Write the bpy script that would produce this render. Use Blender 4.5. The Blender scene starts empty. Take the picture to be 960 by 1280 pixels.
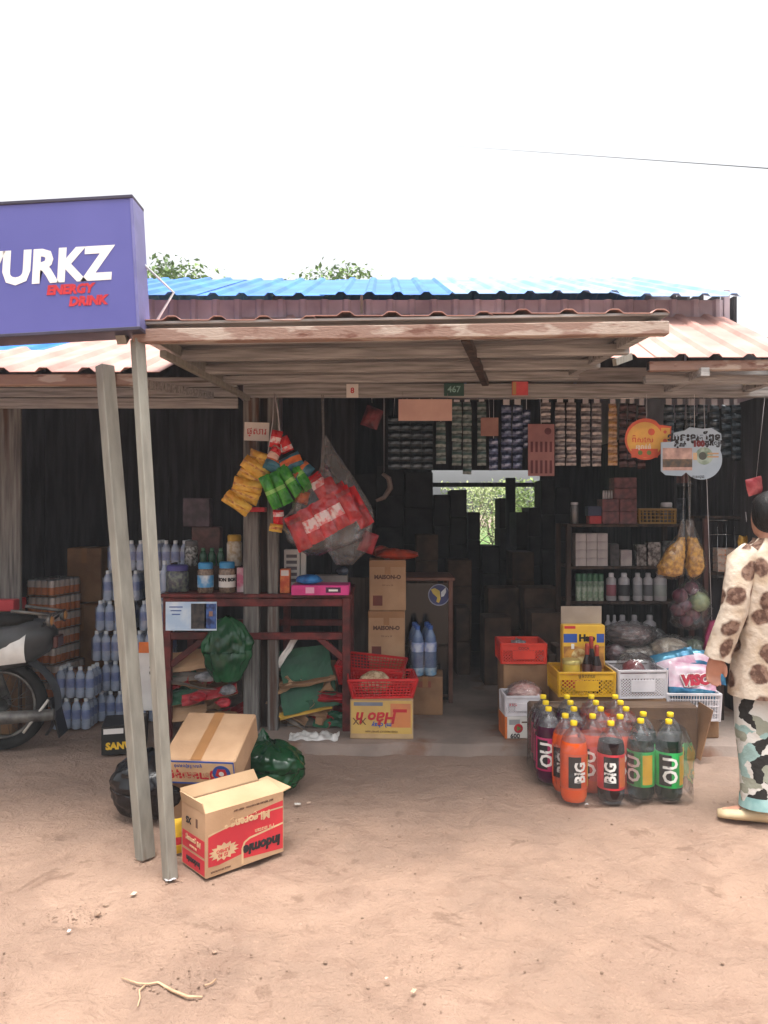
import bpy, bmesh, math, random
from mathutils import Vector, Matrix, Euler, noise
random.seed(7)
R = math.radians
scene = bpy.context.scene
C = scene.collection

# ---------------------------------------------------------------- camera, world, sun, exposure
EYE = 1.45
cam_data = bpy.data.cameras.new('camera')
cam_data.sensor_fit = 'HORIZONTAL'; cam_data.sensor_width = 36.0; cam_data.lens = 36.0
cam_data.clip_start = 0.05; cam_data.clip_end = 600
cam = bpy.data.objects.new('camera', cam_data); C.objects.link(cam)
cam.location = (0, 0, EYE); cam.rotation_euler = (R(90), 0, 0)
scene.camera = cam

SUN_EL, SUN_AZ = 80, 175            # azimuth clockwise from +Y
world = bpy.data.worlds.new('World'); scene.world = world; world.use_nodes = True
nt = world.node_tree
bg = nt.nodes['Background']
sky = nt.nodes.new('ShaderNodeTexSky'); sky.sky_type = 'NISHITA'; sky.sun_disc = False
sky.sun_elevation = R(SUN_EL); sky.sun_rotation = R(SUN_AZ)
sky.dust_density = 7.0; sky.air_density = 1.0; sky.ozone_density = 1.0
hs = nt.nodes.new('ShaderNodeHueSaturation'); hs.inputs['Saturation'].default_value = 0.12
nt.links.new(sky.outputs[0], hs.inputs['Color']); nt.links.new(hs.outputs[0], bg.inputs[0])
bg.inputs[1].default_value = 0.15
sd = bpy.data.lights.new('sun', 'SUN'); sd.energy = 1.25; sd.angle = R(28); sd.color = (1.0, 0.95, 0.88)
so = bpy.data.objects.new('sun', sd); C.objects.link(so)
az, el = R(SUN_AZ), R(SUN_EL)
to_sun = Vector((math.sin(az)*math.cos(el), math.cos(az)*math.cos(el), math.sin(el)))
so.rotation_euler = to_sun.to_track_quat('Z', 'Y').to_euler(); so.location = (0, -6, 12)
scene.view_settings.view_transform = 'Standard'; scene.view_settings.look = 'None'
scene.view_settings.gamma = 1.0; scene.view_settings.use_curve_mapping = False
scene.view_settings.exposure = 1.32

# ---------------------------------------------------------------- helpers
def gx(px, d): return (px - 480) / 960 * d
def gz(py, d): return EYE + (640 - py) / 960 * d
def at(px, py, d): return Vector((gx(px, d), d, gz(py, d)))

def lin(c):
    c = c / 255
    return c / 12.92 if c <= 0.04045 else ((c + 0.055) / 1.055) ** 2.4
def col(t): return (lin(t[0]), lin(t[1]), lin(t[2]), 1)

MATS = {}
def mat(name, c, c2=None, rough=0.6, scale=6.0, bump=0.0, bscale=40.0, metal=0.0, rnd=0.0, detail=4, lo=0.4, hi=0.62, stretch=(1,1,1), spec=0.4, dirt=None, sub=0, crinkle=0.0, cscale=14.0):
    """procedural material: noise mix of two colours, optional third 'dirt' patches, bump, per-object brightness"""
    if name in MATS: return MATS[name]
    m = bpy.data.materials.new(name); m.use_nodes = True; MATS[name] = m
    n = m.node_tree.nodes; L = m.node_tree.links.new
    b = n['Principled BSDF']; b.inputs['Roughness'].default_value = rough; b.inputs['Metallic'].default_value = metal
    b.inputs['Specular IOR Level'].default_value = spec
    if sub: b.inputs['Subsurface Weight'].default_value = sub; b.inputs['Subsurface Radius'].default_value = (.03,.015,.008)
    tc = n.new('ShaderNodeTexCoord'); mp = n.new('ShaderNodeMapping'); mp.inputs['Scale'].default_value = stretch
    L(tc.outputs['Object'], mp.inputs[0])
    if c2 is None: c2 = tuple(max(0, x*0.86) for x in c)
    nz = n.new('ShaderNodeTexNoise'); nz.inputs['Scale'].default_value = scale; nz.inputs['Detail'].default_value = detail
    L(mp.outputs[0], nz.inputs['Vector'])
    rp = n.new('ShaderNodeValToRGB'); rp.color_ramp.elements[0].position = lo; rp.color_ramp.elements[1].position = hi
    rp.color_ramp.elements[0].color = col(c2); rp.color_ramp.elements[1].color = col(c)
    L(nz.outputs['Fac'], rp.inputs[0]); out = rp.outputs[0]
    if dirt:
        nd = n.new('ShaderNodeTexNoise'); nd.inputs['Scale'].default_value = dirt[1]; nd.inputs['Detail'].default_value = 6
        L(mp.outputs[0], nd.inputs['Vector'])
        rd = n.new('ShaderNodeValToRGB'); rd.color_ramp.elements[0].position = dirt[2]; rd.color_ramp.elements[1].position = dirt[2]+.1
        mx = n.new('ShaderNodeMix'); mx.data_type = 'RGBA'
        L(nd.outputs['Fac'], rd.inputs[0]); L(rd.outputs[0], mx.inputs['Factor']); L(out, mx.inputs['A'])
        mx.inputs['B'].default_value = col(dirt[0]); out = mx.outputs['Result']
    if rnd:
        oi = n.new('ShaderNodeObjectInfo'); mr = n.new('ShaderNodeMapRange')
        mr.inputs['To Min'].default_value = 1-rnd; mr.inputs['To Max'].default_value = 1+rnd
        h = n.new('ShaderNodeHueSaturation'); L(oi.outputs['Random'], mr.inputs[0]); L(mr.outputs[0], h.inputs['Value'])
        L(out, h.inputs['Color']); out = h.outputs[0]
    L(out, b.inputs['Base Color'])
    if crinkle:
        nb = n.new('ShaderNodeTexNoise'); nb.noise_type = 'RIDGED_MULTIFRACTAL'; nb.inputs['Scale'].default_value = cscale; nb.inputs['Detail'].default_value = 2.5; nb.inputs['Distortion'].default_value = .6
        L(tc.outputs['Object'], nb.inputs['Vector'])
        bp = n.new('ShaderNodeBump'); bp.inputs['Strength'].default_value = crinkle; bp.inputs['Distance'].default_value = 0.02
        L(nb.outputs['Fac'], bp.inputs['Height']); L(bp.outputs[0], b.inputs['Normal'])
    elif bump:
        nb = n.new('ShaderNodeTexNoise'); nb.inputs['Scale'].default_value = bscale; nb.inputs['Detail'].default_value = 5
        L(mp.outputs[0], nb.inputs['Vector'])
        bp = n.new('ShaderNodeBump'); bp.inputs['Strength'].default_value = bump; bp.inputs['Distance'].default_value = 0.02
        L(nb.outputs['Fac'], bp.inputs['Height']); L(bp.outputs[0], b.inputs['Normal'])
    return m

def film(name, tint=(1,1,1), gloss=0.16, rough=0.12, haze=0.1, bscale=9, bump=.6):
    """thin clear plastic: transparent + glossy + a little white diffuse, wrinkled by bump"""
    if name in MATS: return MATS[name]
    m = bpy.data.materials.new(name); m.use_nodes = True; MATS[name] = m
    n = m.node_tree.nodes; L = m.node_tree.links.new; n.remove(n['Principled BSDF']); o = n['Material Output']
    tr = n.new('ShaderNodeBsdfTransparent'); tr.inputs[0].default_value = (*tint, 1)
    gl = n.new('ShaderNodeBsdfGlossy'); gl.inputs['Roughness'].default_value = rough
    df = n.new('ShaderNodeBsdfDiffuse'); df.inputs[0].default_value = (.75*tint[0], .75*tint[1], .75*tint[2], 1)
    tc = n.new('ShaderNodeTexCoord'); nz = n.new('ShaderNodeTexNoise'); nz.noise_type = 'RIDGED_MULTIFRACTAL'; nz.inputs['Scale'].default_value = bscale; nz.inputs['Detail'].default_value = 2
    nz.inputs['Distortion'].default_value = .7
    L(tc.outputs['Object'], nz.inputs['Vector'])
    bp = n.new('ShaderNodeBump'); bp.inputs['Strength'].default_value = bump; bp.inputs['Distance'].default_value = .06; L(nz.outputs['Fac'], bp.inputs['Height'])
    L(bp.outputs[0], gl.inputs['Normal'])
    fr = n.new('ShaderNodeFresnel'); fr.inputs[0].default_value = 1.45; L(bp.outputs[0], fr.inputs['Normal'])
    ad = n.new('ShaderNodeMath'); ad.operation = 'MULTIPLY_ADD'; ad.inputs[1].default_value = .55; ad.inputs[2].default_value = gloss*.15
    L(fr.outputs[0], ad.inputs[0])
    m1 = n.new('ShaderNodeMixShader'); m1.inputs[0].default_value = haze; L(tr.outputs[0], m1.inputs[1]); L(df.outputs[0], m1.inputs[2])
    m2 = n.new('ShaderNodeMixShader'); L(ad.outputs[0], m2.inputs[0]); L(m1.outputs[0], m2.inputs[1]); L(gl.outputs[0], m2.inputs[2])
    L(m2.outputs[0], o.inputs['Surface'])
    return m

class MB:
    def __init__(s): s.v = []; s.f = []; s.m = []; s.sm = []
    def add(s, vs, fs, mi=0, smooth=False):
        o = len(s.v); s.v += [tuple(v) for v in vs]
        for f in fs: s.f.append(tuple(i+o for i in f)); s.m.append(mi); s.sm.append(smooth)
        return s
    def box(s, c, d, mi=0, ch=0.0, rot=None):
        """chamfered box; c centre, d full size, rot Euler angles in degrees"""
        hx, hy, hz = d[0]/2, d[1]/2, d[2]/2
        M = Euler([R(a) for a in rot]).to_matrix() if rot else None
        def T(p):
            p = Vector(p)
            if M: p = M @ p
            return p + Vector(c)
        sg = [(x,y,z) for x in (-1,1) for y in (-1,1) for z in (-1,1)]
        if ch <= 0:
            vs = [T((x*hx, y*hy, z*hz)) for x,y,z in sg]
            fs = [(0,1,3,2),(4,6,7,5),(0,4,5,1),(2,3,7,6),(0,2,6,4),(1,5,7,3)]
            return s.add(vs, fs, mi)
        ch = min(ch, hx*.45, hy*.45, hz*.45); vs = []
        for x,y,z in sg:
            vs += [T((x*hx, y*(hy-ch), z*(hz-ch))), T((x*(hx-ch), y*hy, z*(hz-ch))), T((x*(hx-ch), y*(hy-ch), z*hz))]
        I = lambda x,y,z,a: ((x>0)*4+(y>0)*2+(z>0))*3+a
        fs = []
        for q in (-1,1):
            fs.append((I(q,-1,-1,0),I(q,1,-1,0),I(q,1,1,0),I(q,-1,1,0)))
            fs.append((I(-1,q,-1,1),I(1,q,-1,1),I(1,q,1,1),I(-1,q,1,1)))
            fs.append((I(-1,-1,q,2),I(1,-1,q,2),I(1,1,q,2),I(-1,1,q,2)))
            for r in (-1,1):
                fs.append((I(q,r,-1,0),I(q,r,1,0),I(q,r,1,1),I(q,r,-1,1)))
                fs.append((I(q,-1,r,0),I(q,1,r,0),I(q,1,r,2),I(q,-1,r,2)))
                fs.append((I(-1,q,r,1),I(1,q,r,1),I(1,q,r,2),I(-1,q,r,2)))
        for x,y,z in sg: fs.append((I(x,y,z,0),I(x,y,z,1),I(x,y,z,2)))
        return s.add(vs, fs, mi)
    def bar(s, a, b, w, h=None, mi=0, ch=0.0):
        """square bar from a to b"""
        a, b = Vector(a), Vector(b); h = h or w; dr = b-a; ln = dr.length
        q = dr.to_track_quat('X', 'Z'); t = MB(); t.box((0,0,0), (ln, w, h), 0, ch)
        mid = (a+b)/2
        return s.add([q @ Vector(v) + mid for v in t.v], t.f, mi)
    def loft(s, rings, n=12, mi=0, caps=True, smooth=True):
        vs = []; fs = []
        for c,u,v in rings:
            c,u,v = Vector(c),Vector(u),Vector(v)
            for k in range(n):
                a = 2*math.pi*k/n; vs.append(c+u*math.cos(a)+v*math.sin(a))
        for i in range(len(rings)-1):
            for k in range(n):
                fs.append((i*n+k, i*n+(k+1)%n, (i+1)*n+(k+1)%n, (i+1)*n+k))
        if caps: fs.append(tuple(range(n-1,-1,-1))); fs.append(tuple((len(rings)-1)*n+k for k in range(n)))
        return s.add(vs, fs, mi, smooth)
    def tube(s, pts, rad, n=8, mi=0, caps=True):
        pts = [Vector(p) for p in pts]
        if not isinstance(rad, (list,tuple)): rad = [rad]*len(pts)
        rings = []; prev = None
        for i,p in enumerate(pts):
            d = (pts[min(i+1,len(pts)-1)] - pts[max(i-1,0)]).normalized()
            u = prev if prev else (Vector((1,0,0)) if abs(d.x) < .8 else Vector((0,0,1)))
            u = (u - d*u.dot(d)).normalized(); prev = u; w = d.cross(u)
            rings.append((p, u*rad[i], w*rad[i]))
        return s.loft(rings, n, mi, caps)
    def lathe(s, prof, n=14, c=(0,0,0), smooth=True, cap=True):
        """prof: list of (r, z, mi); mi is the material of the band above"""
        c = Vector(c)
        for i in range(len(prof)-1):
            (r0,z0,mi),(r1,z1,_) = prof[i], prof[i+1]
            s.loft([(c+Vector((0,0,z0)),(r0,0,0),(0,r0,0)),(c+Vector((0,0,z1)),(r1,0,0),(0,r1,0))], n, mi, False, smooth)
        r,z,mi = prof[-1]
        if r > 1e-4 and cap: s.add([c+Vector((r*math.cos(2*math.pi*k/n), r*math.sin(2*math.pi*k/n), z)) for k in range(n)], [tuple(range(n))], prof[-2][2])
        return s
    def grid(s, fn, nu, nv, mi=0, smooth=True, closed=False):
        vs = [fn(i/nu, j/nv) for j in range(nv+1) for i in range(nu+1)]
        fs = [(j*(nu+1)+i, j*(nu+1)+i+1, (j+1)*(nu+1)+i+1, (j+1)*(nu+1)+i) for j in range(nv) for i in range(nu)]
        return s.add(vs, fs, mi, smooth)
    def mesh(s, name, mats, weld=True):
        me = bpy.data.meshes.new(name); me.from_pydata(s.v, [], s.f)
        for m in (mats if isinstance(mats,(list,tuple)) else [mats]): me.materials.append(m)
        for p,mi,sm in zip(me.polygons, s.m, s.sm): p.material_index = mi; p.use_smooth = sm
        bm = bmesh.new(); bm.from_mesh(me)
        if weld: bmesh.ops.remove_doubles(bm, verts=bm.verts, dist=1e-5)
        bmesh.ops.recalc_face_normals(bm, faces=bm.faces); bm.to_mesh(me); bm.free()
        return me
    def build(s, name, mats, parent=None, loc=(0,0,0), rot=(0,0,0)):
        return link(name, s.mesh(name, mats), parent, loc, rot)

def link(name, me, parent=None, loc=(0,0,0), rot=(0,0,0), scale=None):
    o = bpy.data.objects.new(name, me); C.objects.link(o); o.parent = parent
    o.location = loc; o.rotation_euler = [R(a) for a in rot]
    if scale: o.scale = scale
    return o
def tag(o, label, cat, group=None):
    o['label'] = label; o['category'] = cat
    if group: o['group'] = group
    return o
def thing(name, label, cat, loc=(0,0,0), rz=0, group=None, rot=None):
    o = link(name, None, None, loc, rot or (0,0,rz)); o.empty_display_size = .1
    return tag(o, label, cat, group)
def structure(o): o['kind'] = 'structure'; return o

def text_mesh(s, size, m, bold=0.0, xs=1.0, shear=0.0, ext=0.0008, bend=0, rot90=False):
    cu = bpy.data.curves.new('lettering', 'FONT'); cu.body = s; cu.size = size; cu.align_x = 'CENTER'; cu.align_y = 'CENTER'
    cu.resolution_u = 2; cu.offset = bold; cu.extrude = ext; cu.shear = shear
    ob = bpy.data.objects.new('lettering', cu); C.objects.link(ob)
    dg = bpy.context.evaluated_depsgraph_get()
    me = bpy.data.meshes.new_from_object(ob.evaluated_get(dg)); bpy.data.objects.remove(ob)
    me.materials.clear(); me.materials.append(m)
    if bend:                                     # finer faces so that the letters follow the curve
        bm = bmesh.new(); bm.from_mesh(me); bmesh.ops.triangulate(bm, faces=bm.faces)
        bmesh.ops.subdivide_edges(bm, edges=[e for e in bm.edges if e.calc_length() > size*.15], cuts=2); bm.to_mesh(me); bm.free()
    for v in me.vertices:                        # lies in XZ, faces -Y
        x, y, z = v.co.x*xs, v.co.y, v.co.z
        if rot90: x, y = -y, x
        if bend: a = x/bend; v.co = ((bend+z)*math.sin(a), -(bend+z)*math.cos(a), y)
        else: v.co = (x, -z, y)
    return me
def text(s, size, m, parent, loc, rot=(0,0,0), **k):
    return link('lettering', text_mesh(s, size, m, **k), parent, loc, rot)

# ---- materials
wood_grey = mat('weathered grey wood', (172,170,168), (122,120,118), rough=.85, scale=9, detail=9, lo=.34, hi=.68, stretch=(.4,7,7), bump=.4, bscale=18, rnd=.12, dirt=((92,84,78),2.4,.6))
wood_post = mat('weathered post wood', (128,126,122), (82,80,78), rough=.85, scale=9, detail=9, lo=.34, hi=.68, stretch=(7,7,.4), bump=.4, bscale=18, rnd=.1, dirt=((80,58,48),2.2,.56))
wood_brown = mat('dark brown wood', (72,54,46), (42,32,28), rough=.8, scale=5, stretch=(5,5,.6), bump=.25, bscale=14, rnd=.1)
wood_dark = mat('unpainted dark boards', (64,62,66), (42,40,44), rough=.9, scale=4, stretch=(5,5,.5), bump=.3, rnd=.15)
wood_red = mat('dark red painted wood', (112,42,40), (72,28,28), rough=.6, scale=7, stretch=(2,2,2), bump=.12, rnd=.06, dirt=((70,50,44),5,.62))
steel_post = mat('galvanised square tube', (148,146,136), (122,119,111), rough=.5, scale=10, detail=8, lo=.3, hi=.7, stretch=(3,3,.5), metal=.25, bump=.06, dirt=((96,70,54),3.2,.62))
rusty = mat('rusty peeling tube', (170,154,142), (140,114,102), rough=.8, scale=4.2, stretch=(1,3,3), bump=.2, lo=.5, hi=.55, dirt=((110,76,64),9,.6))
pink_roof = mat('faded pink red roof sheet', (196,152,140), (172,128,118), rough=.55, scale=3, bump=.05, rnd=.07, dirt=((148,112,104),2,.64))
blue_roof = mat('blue roof sheet', (60,126,206), (48,104,178), rough=.45, scale=3, rnd=.05)
pale_roof = mat('faded pale blue roof sheet', (146,182,220), (110,150,200), rough=.45, scale=3, rnd=.05)
redbrown = mat('dark red wall cladding', (190,176,184), (160,144,152), rough=.7, scale=3, rnd=.06)
under = mat('grey weathered roof underside', (180,176,174), (136,132,130), rough=.8, scale=3, stretch=(.7,4,4), rnd=.12, bump=.1)
card = mat('brown cardboard', (180,146,114), (164,130,99), rough=.85, scale=5, bump=.08, bscale=60, rnd=.07)
card2 = mat('dull brown cardboard', (150,116,86), (122,92,68), rough=.88, scale=5, bump=.1, bscale=60, rnd=.14)
cardin = mat('inside of cardboard', (192,160,126), (176,144,110), rough=.9, scale=4, rnd=.05)
tape = mat('brown parcel tape', (164,118,76), rough=.28, scale=4)
ink_red = mat('red print', (196,48,56), (176,40,50), rough=.7, scale=5)
ink_dark = mat('dark print', (38,34,36), rough=.7)
ink_blue = mat('blue print', (48,86,168), rough=.6)
ink_white = mat('white print', (232,230,226), (220,218,214), rough=.6)
ink_yellow = mat('yellow print', (236,190,52), rough=.6)
ink_orange = mat('orange print', (228,120,52), rough=.6)
ink_brown = mat('brown print', (96,66,52), rough=.7)
ink_tan = mat('cream print', (212,178,138), rough=.7)
paper_white = mat('white paper', (226,222,216), (206,202,198), rough=.8, scale=5)
pink_paper = mat('faded pinkish board', (214,180,166), (196,160,148), rough=.8, scale=4)
red_pl = mat('red plastic', (196,36,40), (168,30,34), rough=.4, scale=5, rnd=.05)
orangered_pl = mat('orange red plastic', (214,62,46), (188,50,40), rough=.45, scale=5)
yellow_pl = mat('yellow plastic', (214,166,38), (188,140,30), rough=.45, scale=5)
white_pl = mat('off white plastic', (214,210,214), (188,184,188), rough=.45, scale=5, rnd=.04)
cap_y = mat('yellow cap', (238,204,36), rough=.4)
cap_w = mat('white cap', (222,228,232), rough=.4)
cap_r = mat('red cap', (200,60,40), rough=.4)
clear = film('clear plastic film', gloss=.15, haze=.025)
cloudy = film('cloudy plastic bag', gloss=.2, haze=.07, bscale=16)
glassy = film('clear bottle plastic', gloss=.16, haze=.05, bump=.1)
skin = mat('skin', (196,146,122), (180,128,106), rough=.55, scale=8, sub=.1)
black_m = mat('black plastic', (26,26,28), (18,18,20), rough=.4)
grey_pl = mat('dark grey plastic', (74,76,78), (54,56,58), rough=.4, rnd=.05)
chrome = mat('chrome', (210,210,212), rough=.18, metal=1.0)
rubber = mat('rubber', (30,30,30), (20,20,20), rough=.85, bump=.2)
def plain(c, rough=.5, **k): return mat('paint %d %d %d %.2f %.1f' % (*c, rough, k.get('metal',0)), c, rough=rough, **k)

# ================================================================ SETTING
def ground():
    def axis(lo, hi, fine0, fine1, step, growth=1.35):
        xs = []; x = fine0
        while x <= fine1: xs.append(x); x += step
        s = step
        while x < hi: s *= growth; x += s; xs.append(min(x, hi))
        s = step; x = fine0; pre = []
        while x > lo: s *= growth; x -= s; pre.append(max(x, lo))
        return sorted(set(pre + xs))
    X = axis(-160, 160, -2.6, 2.6, .028); Y = axis(-60, 320, 1.9, 5.4, .025)
    vs = []
    for y in Y:
        for x in X:
            z = 0
            if -3.2 < x < 3.2 and 1 < y < 6:
                p = Vector((x, y, 0))
                n1 = noise.fractal(p*1.7, 1, 2, 5); n2 = noise.fractal(p*7+Vector((5,1,0)), 1, 2, 4)
                z = -.012 + .008*n1 + .005*n2
                k = noise.noise(p*2.3+Vector((9,9,0)))
                if k > .28: z -= min(.007, (k-.28)*.06)*(1+noise.noise(p*22))   # worn, chipped patches
                for cx,cy,rx,ry,dp in ((gx(95,2.74),2.74,.15,.05,.016),(gx(120,2.8),2.82,.10,.04,.014),(gx(255,2.47),2.47,.14,.05,.012),(gx(490,3.3),3.3,.3,.12,.008),(gx(400,3.1),3.1,.22,.06,.008),(gx(560,2.45),2.44,.2,.05,.009),(gx(340,2.72),2.72,.16,.05,.009),(gx(640,3.25),3.25,.2,.07,.008)):
                    q = 1-((x-cx)/rx)**2-((y-cy)/ry)**2+.9*noise.fractal(p*13,1,2,4)
                    if q > .2: z -= dp*min(1,(q-.2)*4)
                z = min(z, 0)
            vs.append((x, y, z))
    nx = len(X)
    mb = MB(); mb.add(vs, [(j*nx+i, j*nx+i+1, (j+1)*nx+i+1, (j+1)*nx+i) for j in range(len(Y)-1) for i in range(nx-1)], 0, True)
    m = bpy.data.materials.new('packed orange earth'); m.use_nodes = True
    n = m.node_tree.nodes; L = m.node_tree.links.new; b = n['Principled BSDF']; b.inputs['Roughness'].default_value = .95; b.inputs['Specular IOR Level'].default_value = .15
    tc = n.new('ShaderNodeTexCoord')
    def nz(scale, det=6, dist=0):
        t = n.new('ShaderNodeTexNoise'); t.inputs['Scale'].default_value = scale; t.inputs['Detail'].default_value = det; t.inputs['Distortion'].default_value = dist
        t.inputs['Roughness'].default_value = .6; L(tc.outputs['Object'], t.inputs['Vector']); return t.outputs['Fac']
    def ramp(f, stops):
        r = n.new('ShaderNodeValToRGB'); e = r.color_ramp.elements
        while len(e) < len(stops): e.new(.5)
        for q,(p,c) in zip(e, stops): q.position = p; q.color = c
        L(f, r.inputs[0]); return r.outputs[0]
    def mix(f, a, bb):
        x = n.new('ShaderNodeMix'); x.data_type = 'RGBA'; L(f, x.inputs['Factor'])
        L(a, x.inputs['A']) if not isinstance(a, tuple) else None
        if isinstance(bb, tuple): x.inputs['B'].default_value = bb
        else: L(bb, x.inputs['B'])
        return x.outputs['Result']
    base = ramp(nz(1.3), [(.3, col((134,112,98))), (.5, col((150,124,107))), (.7, col((162,135,117)))])
    K = lambda v: (v,v,v,1)
    # greyer, damp-looking concrete skin worn through in patches
    f1 = ramp(nz(1.3, 12, .8), [(.5, K(0)), (.57, K(.32))])
    c = mix(f1, base, col((122,100,88)))
    f2 = ramp(nz(9, 10, .3), [(.53, K(0)), (.64, K(.34))])
    c = mix(f2, c, col((124,98,84)))
    f3 = ramp(nz(4.2, 12, .5), [(.62, K(0)), (.66, K(.38))])
    c = mix(f3, c, col((92,68,56)))
    f4 = ramp(nz(60, 3), [(.6, K(0)), (.72, K(.5))])
    c = mix(f4, c, col((166,138,118)))
    # walked-on greyish apron close to the shop (a surface of its own: cement wash over the earth)
    sp = n.new('ShaderNodeSeparateXYZ'); L(tc.outputs['Object'], sp.inputs[0])
    ad = n.new('ShaderNodeMath'); ad.operation = 'ADD'; L(sp.outputs['Y'], ad.inputs[0]); L(nz(2.5), ad.inputs[1])
    f5 = ramp(ad.outputs[0], [(0, K(0)), (1, K(.7))])
    mr = n.new('ShaderNodeMapRange'); mr.inputs['From Min'].default_value = 3.9; mr.inputs['From Max'].default_value = 5.2; mr.inputs['To Max'].default_value = .75; L(ad.outputs[0], mr.inputs[0])
    c = mix(mr.outputs[0], c, col((146,127,115)))
    L(c, b.inputs['Base Color'])
    bp = n.new('ShaderNodeBump'); bp.inputs['Strength'].default_value = .8; bp.inputs['Distance'].default_value = .014; L(nz(60, 10), bp.inputs['Height'])
    b2 = n.new('ShaderNodeBump'); b2.inputs['Strength'].default_value = .6; b2.inputs['Distance'].default_value = .06; L(nz(7, 12, .6), b2.inputs['Height']); L(bp.outputs[0], b2.inputs['Normal'])
    L(b2.outputs[0], b.inputs['Normal'])
    structure(mb.build('ground', m))
ground()

FLOOR = .05
def shop_floor():
    m = mat('worn cement floor', (146,130,120), (118,106,99), rough=.9, scale=2, bump=.3, bscale=20, dirt=((120,90,74),3,.56))
    mb = MB(); n = 90; x0, x1 = -.98, 2.7
    fr = []
    for i in range(n+1):
        x = x0 + (x1-x0)*i/n; e = 4.63 + .035*noise.fractal(Vector((x*3,0,0)),1,2,4)
        fr.append((x, e))
    vs = []
    for x,e in fr: vs += [(x, e-.03, -.02), (x, e, FLOOR-.012), (x, e+.02, FLOOR), (x, 9.2, FLOOR)]
    fs = []
    for i in range(n):
        for k in range(3): fs.append((i*4+k, (i+1)*4+k, (i+1)*4+k+1, i*4+k+1))
    fs.append((0,1,2,3)); mb.add(vs, fs, 0)
    structure(mb.build('shop_floor', m))
shop_floor()
gm = mat('rough grass', (104,140,62), (72,104,44), rough=.9, scale=3, bump=.5, bscale=30, dirt=((176,158,128),.35,.58))
structure(MB().add([(-30,9.8,.006),(30,9.8,.006),(30,70,.006),(-30,70,.006)], [(0,1,2,3)]).build('grass', gm))

def sheet(x0, x1, A, B, period=.19, h=.019, rise=0.0, nseg=3):
    """ribbed roofing sheet between x0 and x1, A/B = (y,z) of its lower and upper edge"""
    prof = []; x = x0
    while x < x1-1e-6:
        w = min(period, x1-x)
        for t,hh in ((0,0),(.55,0),(.66,1),(.84,1),(.95,0)):
            if t*period <= w: prof.append((x+t*period, hh*h))
        x += period
    prof.append((x1, 0))
    dy, dz = B[0]-A[0], B[1]-A[1]; l = math.hypot(dy, dz); ny, nz_ = -dz/l, dy/l
    mb = MB(); vs = []
    for th in (0, -.003):
        for s in range(nseg+1):
            t = s/nseg
            for px_,hh in prof:
                o = hh + th + rise
                vs.append((px_, A[0]+dy*t+ny*o, A[1]+dz*t+nz_*o))
    n = len(prof); fs = []
    for lay in range(2):
        b = lay*(nseg+1)*n
        for s in range(nseg):
            for i in range(n-1): fs.append((b+s*n+i, b+s*n+i+1, b+(s+1)*n+i+1, b+(s+1)*n+i))
    for i in range(n-1): fs.append((i, i+1, (nseg+1)*n+i+1, (nseg+1)*n+i))
    return mb.add(vs, fs)
def sheets(parent, name, xs, A, B, m, jitter=.012, **k):
    for i in range(len(xs)-1):
        j = random.uniform(-jitter, jitter)
        sheet(xs[i]-(.03 if i else 0), xs[i+1], (A[0]+j, A[1]+j*.4), B, rise=(i % 2)*.005, **k).build(name, m, parent)

# ---------------------------------------------------------------- the shop building
shop = thing('shop_building', 'low wooden shop with open front under pink and blue tin roofs', 'shop', (0,5,0))
shop.location = (0,0,0)
# front posts
MB().box((gx(315,4.95),4.95,1.17),(.098,.09,2.26),0,.006).build('post', wood_post, shop)
MB().box((gx(341.5,4.95),4.96,1.17),(.066,.08,2.26),0,.006).build('post', wood_post, shop)
MB().box((gx(329,5),5.03,1.17),(.10,.05,2.26),0,.004).build('post', wood_brown, shop)
# front beam, two boards deep
for y0,y1,d,x1 in ((460,478,4.93,2.6),(480,497,4.9,2.6)):
    z0,z1 = gz(y1,d), gz(y0,d)
    MB().box((.86,d,(z0+z1)/2),(3.5,.05,z1-z0),0,.004).build('beam', wood_grey, shop)
# boards closing the front above the left bay
for k,(y0,y1) in enumerate(((472,484),(485,497),(498,511))):
    d = 4.99+.012*k; z0,z1 = gz(y1,d)+.002, gz(y0,d)
    MB().box((-2.45,d,(z0+z1)/2),(3.0,.03,z1-z0),0,.003).build('board', wood_grey, shop)
# upper front closing above the beam, behind the awning
for k in range(5):
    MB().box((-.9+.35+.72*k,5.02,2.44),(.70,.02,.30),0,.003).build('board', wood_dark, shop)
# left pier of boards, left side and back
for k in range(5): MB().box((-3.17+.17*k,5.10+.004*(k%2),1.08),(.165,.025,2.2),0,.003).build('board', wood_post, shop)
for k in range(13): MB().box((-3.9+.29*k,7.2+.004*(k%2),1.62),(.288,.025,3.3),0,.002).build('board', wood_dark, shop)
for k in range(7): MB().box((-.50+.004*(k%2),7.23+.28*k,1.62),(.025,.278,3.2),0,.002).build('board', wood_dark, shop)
for k in range(8): MB().box((-4.0,5.1+.29*k,1.3),(.025,.288,2.6),0,.002).build('board', wood_dark, shop)  # unseen side wall, added only to block light from the left bay
def roof_z(y): return 2.36+(y-4.4)*.44 if y < 5.3 else (2.9+(y-5.12)*.351 if y < 7 else 3.56-(y-7)*.352)
for k in range(15):                                   # right side wall boards up to the roof
    y = 4.98+.28*k; z = min(roof_z(y-.14), roof_z(y+.14))-.03
    MB().box((2.47+.004*(k%2),y,z/2),(.025,.278,z),0,.002).build('board', wood_dark, shop)
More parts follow.
